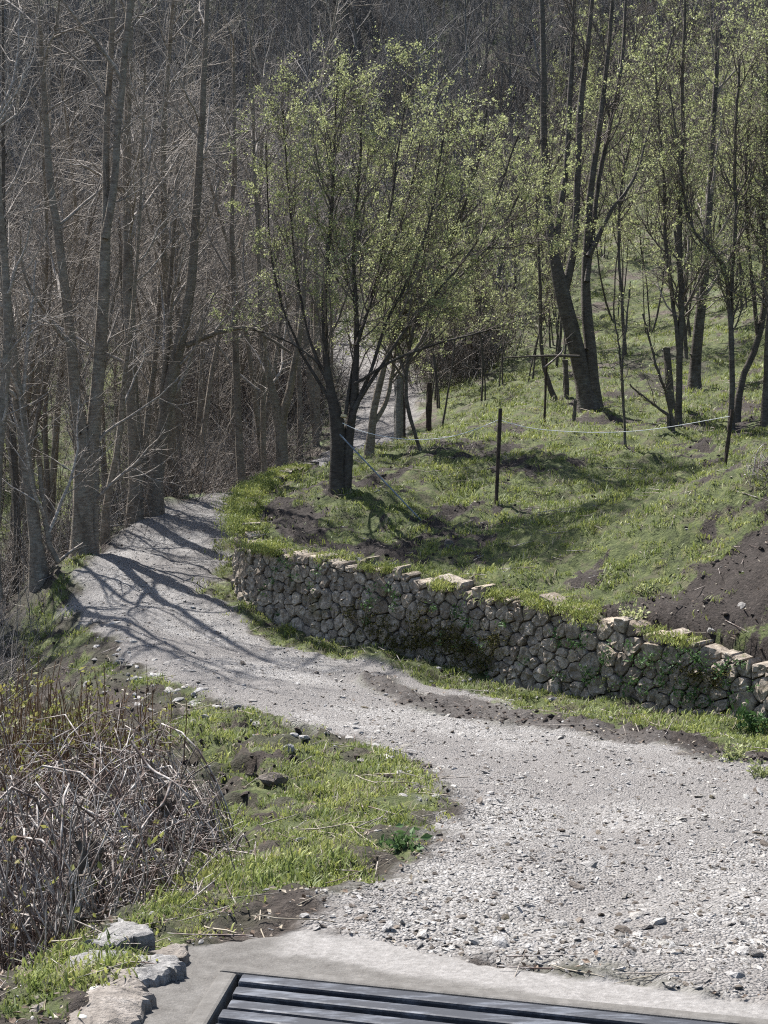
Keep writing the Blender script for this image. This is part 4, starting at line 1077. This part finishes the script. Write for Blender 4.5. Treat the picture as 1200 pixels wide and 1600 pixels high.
def leaf_mesh(mat, seed):
    r = np.random.default_rng(seed)
    v = np.array([(-.5, 0, .02), (0, .26, .1 + r.uniform(0, .1)), (.5, 0, .02 + r.uniform(0, .15)), (0, -.26, .1 + r.uniform(0, .1)), (0, 0, 0)])
    return make_mesh('leaf', v, np.array([[0, 4, 1], [1, 4, 2], [2, 4, 3], [3, 4, 0]]), [mat], False)
def stick_mesh(mat, seed):
    P = sweep(np.array([[-.5, 0, .02]]), np.array([[1, .1, 0]]), np.array([1.0]), 5, .12, 0); P[..., 2] = np.abs(P[..., 2]) * .4 + .015
    return Bag().add(*tubes(P, np.array([[.012, .014, .012, .01, .006]]), 4)).mesh('stick', [mat])
lits = [leaf_mesh(M['dead_leaf'], 1), leaf_mesh(M['dead_leaf'], 2), leaf_mesh(M['straw'], 3)]
x, y = scatter_pts(26000, 3.3, 40, 1.2)
mk = masks(x, y)
keep = rng.uniform(0, 1, len(x)) < (1 - mk['path']) * (1 - mk['conc']) * (.25 + .75 * (1 - mk['grass']))
x, y = x[keep], y[keep]; z = height(x, y); k = len(x); s = rng.uniform(.015, .045, k) * (.6 + .05 * y)
gn_scatter('leaf_litter', np.stack([x, y, z + .012], 1), np.stack([rng.normal(0, .4, k), rng.normal(0, .4, k), rng.uniform(0, 6.3, k)], 1), np.stack([s, s, s], 1), lits, label='dead brown leaves strewn over the bare earth', category='leaf litter')
x, y = scatter_pts(3600, 3.6, 34, 1.2); mk = masks(x, y)
keep = rng.uniform(0, 1, len(x)) < (1 - mk['path']) * (1 - mk['conc'])
x, y = x[keep], y[keep]; z = height(x, y); k = len(x); s = rng.uniform(.15, .5, k) * (.5 + .04 * y)
gn_scatter('fallen_twigs', np.stack([x, y, z + .01], 1), np.stack([rng.normal(0, .12, k), rng.normal(0, .12, k), rng.uniform(0, 6.3, k)], 1), np.stack([s, s * .8, s * .8], 1), [stick_mesh(M['cane'], 1), stick_mesh(M['straw'], 2), stick_mesh(M['twig'], 3)], label='broken twigs and straws lying about in the grass', category='twigs')
# turf hanging over the wall head
s0 = WL * (.08 + .89 * rng.uniform(0, 1, 7000) ** .7); oo = wout(s0); q = wxy(s0) + oo * rng.normal(-.13, .13, 7000)[:, None]
kq = fbm(q[:, 0] * 2.6, q[:, 1] * 2.6, 181, 3) > .36 + .2 * sstep(WL * .62, WL * .5, s0)
s0, q = s0[kq], q[kq]
zz = ztop(s0) + rng.uniform(-.08, .03, len(s0)) + .02
k = len(s0); s_ = .7 + 1.1 * rng.uniform(0, 1, k) ** 2
gn_scatter('grass', np.concatenate([q, zz[:, None]], 1), np.stack([rng.normal(0, .3, k), rng.normal(0, .3, k), rng.uniform(0, 6.3, k)], 1), np.stack([s_, s_, s_], 1), tufts[:4], label='mossy turf overhanging the wall head, thickest at its left bend', category='grass')

# ------------------------------------------------------------------ brambles and scrub on the left
def bramble(name, label, c, rx, ry, hgt, n, leaf_n, group=None):
    t = thing(name, label, 'bush', c)
    az = rng.uniform(0, 6.283, n); rad = np.sqrt(rng.uniform(0, 1, n)) * .75
    s = np.stack([np.cos(az) * rad * rx, np.sin(az) * rad * ry, np.full(n, -.1)], 1)
    d = np.stack([np.cos(az) * .35 + rng.normal(0, .45, n), np.sin(az) * .35 + rng.normal(0, .45, n), rng.uniform(.5, 1.6, n)], 1)
    L = hgt * rng.uniform(1.1, 2.4, n) * (1.1 - .35 * rad)
    P = sweep(s, d, L, 12, .17, .02, .062)
    f_ = rng.uniform(.72, 1.06, n)[:, None]
    e = np.sqrt((P[..., 0] / rx) ** 2 + (P[..., 1] / ry) ** 2 + (np.maximum(P[..., 2], 0) / hgt) ** 2) + 1e-6
    k_ = np.minimum(1, f_ / e); P *= k_[..., None]
    P[..., 2] = np.maximum(P[..., 2], -.2)
    Rr = (.0022 + .006 * rng.uniform(0, 1, n) ** 2)[:, None] * np.linspace(1.15, .5, 12)[None]
    b = Bag().add(*tubes(P, Rr, 4))
    Q, RQ = shoots(P, Rr, n * 4, .1, 1, .5, 1.4, .08, .3, .01, 5, .22, -.05); b.add(*tubes(Q, np.maximum(RQ, .0016), 3))
    cn = link('canes', b.mesh('canes', [M['cane']]), t)
    if leaf_n:
        v, f = leaves_on(Q, leaf_n, .035); link('leaves', make_mesh('leaves', v, f, [M['leaf_yellow']], False), cn)
    return t
def gpt(x, y): return (x, y, H1(x, y))
bramble('bramble_bush', 'large heap of dead grey arching bramble canes at the lower left', gpt(-1.66, 6.9), .86, .85, 1.38, 1100, 260)
bramble('bramble_bush', 'smaller tangle of brown canes in front of the big bramble heap at the left border', gpt(-1.5, 5.6), .45, .42, 1.0, 420, 160)
bramble('bramble_bush', 'low spray of bleached canes spilling from the bramble heap onto the grass', gpt(-.98, 6.3), .34, .3, .34, 70, 10)
for (x, y, hh, n, lab) in [(-2.02, 9.6, .55, 60, 'clump of brown upright shoots with yellow green leaves above the bramble heap, nearest the path'),
                           (-2.4, 9.7, .8, 80, 'clump of brown upright shoots behind the bramble heap, middle of the row'),
                           (-2.9, 9.9, 1.0, 80, 'clump of brown upright shoots by the left border, farthest of the row'),
                           (-2.65, 9.1, .95, 70, 'leafy brown shoots rising at the left border just over the bramble heap')]:
    t = thing('shoot_clump', lab, 'shrub', gpt(x, y))
    s = np.zeros((n, 3)); s[:, :2] = rng.normal(0, .24, (n, 2)); s[:, 2] = -.05
    d = np.stack([rng.normal(0, .14, n), rng.normal(0, .14, n), np.ones(n)], 1)
    P = sweep(s, d, hh * rng.uniform(.5, 1.25, n), 6, .05, .02); Rr = rng.uniform(.0028, .005, n)[:, None] * np.linspace(1.2, .6, 6)[None]
    b = Bag().add(*tubes(P, Rr, 4))
    Q, RQ = shoots(P, Rr, n * 2, .3, 1, .3, .9, .08, .25, .012, 4, .12, .05); b.add(*tubes(Q, np.maximum(RQ, .0016), 3))
    st_ = link('stems', b.mesh('stems', [M['redstem']]), t)
    v, f = leaves_on(np.concatenate([Q]), 420, .04, .02); link('leaves', make_mesh('leaves', v, f, [M['leaf_yellow']], False), st_)
for (x, y, hh, n, lab) in [(-1.5, 4.75, .75, 26, 'bare dark upright twigs at the left border behind the lichened slab'), (-1.3, 5.15, .8, 30, 'bare dark twigs standing before the taller rotten stump'), (-1.02, 5.45, .5, 22, 'thin bare twigs at the grass edge behind the tilted grey slab')]:
    t = thing('bare_shrub', lab, 'shrub', gpt(x, y))
    s = np.zeros((n, 3)); s[:, :2] = rng.normal(0, .17, (n, 2)); s[:, 2] = -.05
    d = np.stack([rng.normal(0, .25, n), rng.normal(0, .25, n), np.ones(n)], 1)
    P = sweep(s, d, hh * rng.uniform(.5, 1.25, n), 8, .11, .02); Rr = rng.uniform(.002, .005, n)[:, None] * np.linspace(1.2, .5, 8)[None]
    b = Bag().add(*tubes(P, Rr, 4)); Q, RQ = shoots(P, Rr, n * 3, .2, 1, .4, 1.1, .08, .3, .01, 4, .15, .03); b.add(*tubes(Q, np.maximum(RQ, .0013), 3))
    st_ = link('stems', b.mesh('stems', [M['cane']]), t)
    v, f = leaves_on(Q, 40, .035, .01); link('leaves', make_mesh('leaves', v, f, [M['leaf_yellow']], False), st_)
def stump(label, px, py0, py1, w, y0, tilt):
    p0, p1 = P3(px, py0, y0), P3(px + tilt, py1, y0 + .05)
    t = thing('stump', label, 'stump', p0)
    n = 9; u = np.linspace(-.3, 1, n)[:, None]
    P = (p0 + (p1 - p0) * u + np.concatenate([rng.normal(0, .012, (n, 2)), np.zeros((n, 1))], 1))[None]
    r = w / 2 * y0 / FPX; Rr = (r * (1 + .35 * np.exp(-np.maximum(u[:, 0], 0) * 5)) * rng.uniform(.85, 1.15, n))[None]
    Rr[0, -1] *= .6
    v, f = tubes(P, Rr, 10); v = v + rng.normal(0, .006, v.shape)
    b = Bag().add(v, f); b.add(np.vstack([v[-10:], v[-10:].mean(0)]), np.array([[i, (i + 1) % 10, 10] for i in range(10)]))
    link('trunk', b.mesh('trunk', [M['dark_bark']], True, p0), t)
    bb = Bag()
    Q, RQ = shoots(P, Rr, 7, .3, .95, .4, 1.1, .2, .6, .02, 6, .18, .1); bb.add(*tubes(Q, RQ, 5))
    link('dead_branches', bb.mesh('dead_branches', [M['twig_dark']], True, p0), t)
stump('dark rotten stump standing among the brambles, the taller left one', 112, 1480, 1310, 17, 5.3, 8)
stump('dark rotten stump under the bramble canes, the thicker right one', 150, 1415, 1310, 24, 5.8, -2)
stump('black broken stem deep inside the right side of the bramble heap', 262, 1290, 1235, 16, 6.9, -8)

# ------------------------------------------------------------------ rocks that can be told apart
rocks = [rock_mesh('rock', M['rock'], 700 + k, 2, .5) for k in range(6)]
drocks = [rock_mesh('rock', M['dark_rock'], 720 + k, 2, .6) for k in range(3)]
def rock(label, px, py, wpx, hpx, dark=False, k=None, rz=None, sink=.25):
    p = hit(px, py, height)
    sc = wpx * p[1] / FPX
    me = random.choice(drocks if dark else rocks)
    o = link('rock', me, None, (p[0], p[1], p[2]), label=label, category='rock')
    hz = max(hpx * p[1] / FPX, .02) / .5
    o.scale = (sc, sc * .8, hz); o.rotation_euler = (random.gauss(0, .12), random.gauss(0, .12), rz if rz is not None else random.uniform(0, 3.1))
    o.location.z -= hz * .06
    return o
for a in [('round white boulder on the gravel beside the concrete edge, near the right border', 1152, 1524, 58, 34),
          ('white stone at the crumbled edge of the path above the shoots', 136, 1068, 22, 18),
          ('pale cobble in the row of edge stones, nearest the grass bank', 205, 1064, 22, 16),
          ('pale stone on the grass strip far left of the path', 42, 988, 14, 10),
          ('bright angular stone half sunk in the left path edge', 150, 1012, 24, 18),
          ('flat pale stone by the path edge above the eroded clod', 190, 1031, 22, 12),
          ('white flat chip lying in the middle of the left grass patch', 625, 1219, 26, 12),
          ('flat pale stone on the left grass bank close to the gravel', 470, 1312, 26, 14),
          ('pale flat stone at the lower edge of the left grass patch', 366, 1346, 30, 14),
          ('pale stone sticking from the grass clods left of the path', 449, 1168, 26, 20),
          ('light slab lying flat by the grass patch edge', 690, 1293, 44, 16),
          ('grey slab in the turf just above the wall head', 615, 882, 32, 14),
          ('pale stone in the turf left of the grey slab on the wall head', 560, 872, 18, 10),
          ('small pale stone by the foot of the pollarded tree', 588, 767, 14, 9),
          ('pale stone lying on the field near the fence post', 832, 818, 14, 8),
          ('wide pale stone on the bare soil bank at the right', 1160, 945, 34, 14),
          ('grey stone half buried in the soil above the right wall end', 1110, 985, 26, 12)]:
    rock(*a)
for a in [('dark stone sitting alone on the far gravel bend', 494, 1053, 13, 11), ('brown clod of earth under the eroded turf edge', 425, 1215, 56, 20), ('dark hollow clod on the left verge above the grass patch', 290, 1112, 42, 15),
          ('dark clod under the mossy turf at the path corner', 270, 1210, 36, 16), ('brown flat stone in the dirt before the wall', 925, 1142, 20, 8), ('dark clod at the field edge behind the wall', 700, 850, 34, 18)]:
    rock(*a, dark=True)
# loose stones on the path and in front of the wall: one group
xs, ysn = scatter_pts(5000, 4.2, 19, 1.0)
mk = masks(xs, ysn); okk = (mk['path'] > .3) & (mk['conc'] < .1) & (np.abs(xs) < .33 * ysn)
xs, ysn = xs[okk][:240], ysn[okk][:240]; zs = height(xs, ysn)
smallr = [rock_mesh('loose_stone', M['rock'], 800 + k, 1, .5) for k in range(7)] + [rock_mesh('loose_stone', M['dark_rock'], 820 + k, 1, .6) for k in range(2)]
for x, y, z in zip(xs, ysn, zs):
    s = .022 + .06 * random.random() ** 2.2 + .002 * y
    o = link('loose_stone', random.choice(smallr), None, (x, y, z + .08 * s), label='loose stone fist sized or smaller lying on the gravel path', category='stone', group='loose stones on the gravel path')
    o.scale = (s * 1.3, s * random.uniform(.8, 1.3), s * random.uniform(.6, 1.1)); o.rotation_euler = (random.gauss(0, .3), random.gauss(0, .3), random.uniform(0, 6.3))

edge_line = [(690, 1250), (650, 1190), (560, 1150), (430, 1125), (330, 1095), (260, 1070), (200, 1040), (150, 1000)]
for _ in range(110):
    k = random.choice([0, 1, 2, 3, 4, 4, 5, 5, 6, 6]); u = random.random()
    px = edge_line[k][0] * (1 - u) + edge_line[k + 1][0] * u + random.gauss(0, 22); py = edge_line[k][1] * (1 - u) + edge_line[k + 1][1] * u + random.gauss(8, 20)
    o = rock('pale weathered stone bedded along the crumbling left edge of the path', px, py, 8 + 24 * random.random() ** 1.5, random.uniform(6, 13)); o['group'] = 'edge stones left of the path'
for _ in range(26):
    px = random.uniform(560, 960); py = np.interp(px, [560, 740, 960], [1030, 1068, 1105]) + random.gauss(2, 9)
    o = rock('pale stone lying in the grass strip at the wall foot', px, py, random.uniform(8, 20), random.uniform(5, 10)); o['group'] = 'stones along the wall foot'
def slab(label, poly_px, thick, rise, mat, name='rock_slab', lichen=0):
    pl = np.array([hit(*p)[:2] for p in poly_px]); c = pl.mean(0)
    e = np.roll(pl, -1, 0)
    rg = []
    for a, b in zip(pl, e):
        for t in np.linspace(0, 1, 11)[:-1]: rg.append(a + (b - a) * t)
    rg = np.array(rg) + rng.normal(0, .008, (len(rg), 2)); n = len(rg)
    zc = H1(*c)
    zb = height(rg[:, 0], rg[:, 1])
    lay = []
    lay.append(np.column_stack([c + (rg - c) * 1.03, zb - .12]))
    for sc_, dz in ((1.0, thick * .55), (.96, thick * .9), (.88, thick), (.72, thick * 1.05), (.54, thick * 1.08), (.36, thick * 1.1), (.18, thick * 1.1)):
        p = c + (rg - c) * sc_
        lay.append(np.column_stack([p, base_h(p[:, 0], p[:, 1]) + dz + rise * (p[:, 1] - c[1]) + (fbm(p[:, 0] * 6, p[:, 1] * 6, 3, 3) - .5) * .07 + (fbm(p[:, 0] * 25, p[:, 1] * 25, 4, 2) - .5) * .018]))
    v = np.vstack(lay + [np.array([[*c, base_h(c[:1], c[1:])[0] + thick * 1.1 + (fbm(c[:1] * 6, c[1:] * 6, 3, 3)[0] - .5) * .07]])])
    k = np.arange(n); k2 = (k + 1) % n
    f4 = np.concatenate([np.stack([k + n * a, k2 + n * a, k2 + n * (a + 1), k + n * (a + 1)], 1) for a in range(7)])
    f3 = np.stack([k + 7 * n, k2 + 7 * n, np.full(n, 8 * n)], 1)
    o = link(name, make_mesh(name, v - np.array([*c, zc]), [f4, f3], [mat], False), None, (*c, zc), label=label, category='rock')
    if lichen:
        b = Bag()
        for _ in range(lichen):
            p = c + (pl[random.randrange(len(pl))] - c) * random.uniform(.1, .75); r_ = random.uniform(.006, .022)
            a = np.linspace(0, 6.283, 10)[:-1]; rr = r_ * rng.uniform(.7, 1.2, 9)
            # sit on the slab surface
            zz = base_h(p[:1], p[1:])[0] + thick * 1.06 + rise * (p[1] - c[1]) + (fbm(p[:1] * 6, p[1:] * 6, 3, 3)[0] - .5) * .07 + (fbm(p[:1] * 25, p[1:] * 25, 4, 2)[0] - .5) * .018 - .003
            top = np.column_stack([p[0] + np.cos(a) * rr, p[1] + np.sin(a) * rr, np.full(9, zz)]); bot = top - np.array([0, 0, .05])
            b.add(np.vstack([top, bot, [[*p, zz + .003]]]), np.array([[i, (i + 1) % 9, 18] for i in range(9)]))
            b.f4.append(np.array([[i + 9, (i + 1) % 9 + 9, (i + 1) % 9, i] for i in range(9)]) + b.n - 19)
        link('lichen', b.mesh('lichen', [M['lichen']], True, np.array([*c, zc])), o)
    return o
M['lichen'] = (lambda t: t.done(t.ramp(t.noise(60, 4), (.3, (.3, .3, .275)), (.7, (.44, .435, .41))), .95))(NT('white_lichen'))
M['slab_rock'] = mat_stone('bluish_slab', (.13, .125, .12), (.24, .235, .23), (.36, .355, .345), .2, .1, 14)
M['grey_rock'] = mat_stone('grey_slab', (.12, .105, .09), (.23, .205, .18), (.34, .31, .28), .2, .15, 9)
slab('big flat brown slab with round white lichen spots in the lower left corner', [(30, 1600), (60, 1560), (120, 1530), (215, 1535), (228, 1570), (222, 1605), (120, 1625)], .035, .03, M['grey_rock'], lichen=15)
slab('bluish pale slab lying in the turf between the lichened and the tilted slab', [(104, 1518), (130, 1503), (200, 1500), (270, 1508), (285, 1530), (225, 1545), (160, 1538), (108, 1532)], .035, .03, M['slab_rock'])
slab('tilted grey slab with a ridged back at the foot of the brambles', [(136, 1495), (165, 1470), (190, 1458), (235, 1475), (240, 1484), (200, 1490), (160, 1496)], .055, .06, M['slab_rock'])
slab('small flat slab next to the concrete corner of the cattle grid', [(240, 1496), (290, 1490), (292, 1510), (250, 1515)], .03, .02, M['grey_rock'])

# ------------------------------------------------------------------ plants by the wall and on the banks
def weed(name, label, px, py, size, n, leafm='leaf_dark', lsz=.06, y=None):
    p = hit(px, py, height)
    t = thing(name, label, 'plant', p)
    s = np.zeros((n, 3)); s[:, :2] = rng.normal(0, size * .22, (n, 2)); s[:, 2] = -.02
    az = rng.uniform(0, 6.283, n)
    d = np.stack([np.cos(az) * .8, np.sin(az) * .8, rng.uniform(.4, 1.4, n)], 1)
    P = sweep(s, d, size * rng.uniform(.5, 1.1, n), 5, .12, .02)
    st_ = link('stems', Bag().add(*tubes(P, np.full((n, 5), .0022), 3)).mesh('stems', [M['leaf_dark']]), t)
    v, f = leaves_on(P, n * 7, lsz, .02); link('leaves', make_mesh('leaves', v, f, [M[leafm]], False), st_)
for a in [('weed_plant', 'glossy dark leaved plant at the foot of the right wall end', 1180, 1140, .3, 34, 'leaf_dark', .07),
          ('weed_plant', 'dark green weed growing at the wall foot near its left bend', 446, 972, .26, 26, 'leaf_dark', .06),
          ('weed_plant', 'bushy green weed in the recess of the wall, middle right', 960, 1078, .34, 44, 'leaf', .05),
          ('weed_plant', 'small weed at the wall foot beside the mossy stones', 772, 1052, .22, 22, 'leaf_dark', .05),
          ('weed_plant', 'low green weed right of the mossy stones at the wall foot', 880, 1080, .2, 20, 'leaf_dark', .05),
          ('weed_plant', 'leafy weed clump on the soil near the right wall head', 990, 970, .26, 34, 'leaf', .05),
          ('weed_plant', 'lone green tuft on the dirt before the right wall end', 1143, 1188, .16, 30, 'leaf', .04),
          ('weed_plant', 'lone green tuft at the right border of the dirt strip', 1190, 1212, .14, 24, 'leaf', .04),
          ('weed_plant', 'tall grass clump on top of the bare soil bank', 1010, 930, .2, 26, 'leaf', .04),
          ('weed_plant', 'dandelion with a yellow bloom on the left grass patch edge', 622, 1330, .14, 16, 'leaf_dark', .05)]:
    weed(*a)
# tangle of straw canes at the right border of the field
bramble('bramble_bush', 'heap of pale dry stalks at the right border on the field edge', hit(1222, 735, height), .5, .5, .6, 60, 0)

# ------------------------------------------------------------------ fence, posts, poles
def post(name, label, px, py0, py1, w, y0, mat, tilt=0, sides=8, cat='fence post'):
    p0, p1 = P3(px, py0, y0), P3(px + tilt, py1, y0)
    t = thing(name, label, cat, p0) if False else None
    r = w / 2 * y0 / FPX; n = 7; u = np.linspace(-.2, 1, n)[:, None]
    P = (p0 + (p1 - p0) * u)[None]; v, f = tubes(P, np.full((1, n), r) * rng.uniform(.92, 1.08, (1, n)), sides)
    v = v + rng.normal(0, r * .06, v.shape)
    b = Bag().add(v, f); b.add(np.vstack([v[-sides:], v[-sides:].mean(0)]), np.array([[i, (i + 1) % sides, sides] for i in range(sides)]))
    return link(name, b.mesh(name, [M[mat]], False, p0), None, p0, label=label, category=cat)
post('fence_post', 'thin dark iron fence post standing alone in the middle of the field', 775, 793, 638, 6, 20.0, 'rust', 7)
post('fence_post', 'pale thick wooden post behind the leafing trees, beside a thin rod', 624, 680, 585, 17, 29, 'pale_post', 1)
post('fence_rod', 'thin dark rod beside the pale wooden post', 632, 680, 590, 4, 28.8, 'rust', 0)
post('fence_post', 'short dark brown post right of the pale wooden post', 670, 668, 598, 9, 29.5, 'rust', 1)
post('fence_post', 'thin iron stake left of the leaning field tree', 851, 652, 560, 4, 27, 'rust', 3)
post('fence_post', 'low dark post just left of the leaning field tree', 885, 622, 562, 9, 30, 'post_wood', -2)
post('fence_post', 'dark hooked stub in the grass before the leaning field tree', 896, 665, 625, 6, 26.5, 'post_wood', 3)
post('fence_post', 'dark weathered wooden post leaning by the twin stemmed tree', 1050, 636, 543, 12, 27, 'post_wood', -9)
post('fence_post', 'thin dark stake at the right end of the white fence tape', 1132, 735, 640, 6, 20.5, 'rust', 12)
# bluish brace tube
pA, pB = P3(531, 679, 20.2), P3(660, 790, 19.6); pB[2] = H1(pB[0], pB[1]) - .03
P = np.linspace(0, 1, 6)[:, None] * (pB - pA) + pA
link('brace_pole', Bag().add(*tubes(P[None], np.full((1, 6), .013), 8)).mesh('brace_pole', [M['galv']], True, pA), None, pA, label='bluish grey metal pole propped slantwise against the pollarded tree', category='pole')
def wire(name, label, pts, r=.006, sag=.0):
    p = resample(np.array([P3(*q) for q in pts]), 8)
    return link(name, Bag().add(*tubes(p[None], np.full((1, len(p)), r), 5)).mesh(name, [M['tape']], True, p[0]), None, p[0], label=label, category='fence wire')
wire('fence_tape', 'white electric fence tape sagging from the pollarded tree to the lone iron post', [(535, 661, 20.4), (560, 672, 20.3), (600, 682, 20.2), (650, 687, 20.1), (700, 683, 20.05), (740, 672, 20), (779, 656, 20)], .0055)
wire('fence_tape', 'white electric fence tape running from the lone iron post to the right stake', [(779, 656, 20), (830, 669, 20.1), (900, 675, 20.2), (970, 675, 20.3), (1040, 668, 20.4), (1143, 650, 20.5)], .0055)
# dead branch lying across beside the leaning tree
def branch_obj(name, label, pts, r0, mat='twig', cat='branch'):
    p = resample(np.array([P3(*q) for q in pts]), 6)[None]; rr = np.linspace(r0, r0 * .4, p.shape[1])[None]
    b = Bag().add(*tubes(p, rr, 7))
    Q, RQ = shoots(p, rr, 5, .3, .95, .5, 1.1, .2, .5, .012, 5, .15, .05); b.add(*tubes(Q, RQ, 4))
    return link(name, b.mesh(name, [M[mat]], True, p[0, 0]), None, p[0, 0], label=label, category=cat)
branch_obj('dead_branch', 'dead pole lying level across the thin stake by the leaning field tree', [(905, 557, 27.2), (870, 556, 27), (830, 557, 26.9), (786, 559, 26.8)], .035, 'dark_bark')
branch_obj('dead_branch', 'bleached forked twig hanging on the level dead pole', [(850, 575, 26.8), (868, 560, 26.85), (880, 545, 26.9), (882, 515, 26.95)], .025, 'cane')
branch_obj('dead_branch', 'bleached cane leaning on the right slope of the bramble heap', [(205, 1158, 6.3), (235, 1200, 6.2), (265, 1218, 6.1), (290, 1240, 6.05), (318, 1290, 6.0)], .008, 'cane')
branch_obj('dead_branch', 'bleached stick pointing down left from the bramble heap by the grass', [(268, 1222, 6.05), (255, 1255, 5.95), (235, 1275, 5.9), (205, 1320, 5.7), (180, 1370, 5.5)], .008, 'cane')
branch_obj('fallen_branch', 'fallen branch lying on the bank below the forked tree', [(88, 880, 20.5), (110, 862, 20.8), (130, 848, 21.2)], .03, 'twig')
branch_obj('fallen_branch', 'thin fallen branch lying low behind the pale curved trunk', [(145, 832, 23), (175, 822, 23.4), (205, 820, 23.6)], .02, 'twig')
for me in [m for m in bpy.data.meshes if m.users == 0]: bpy.data.meshes.remove(me)
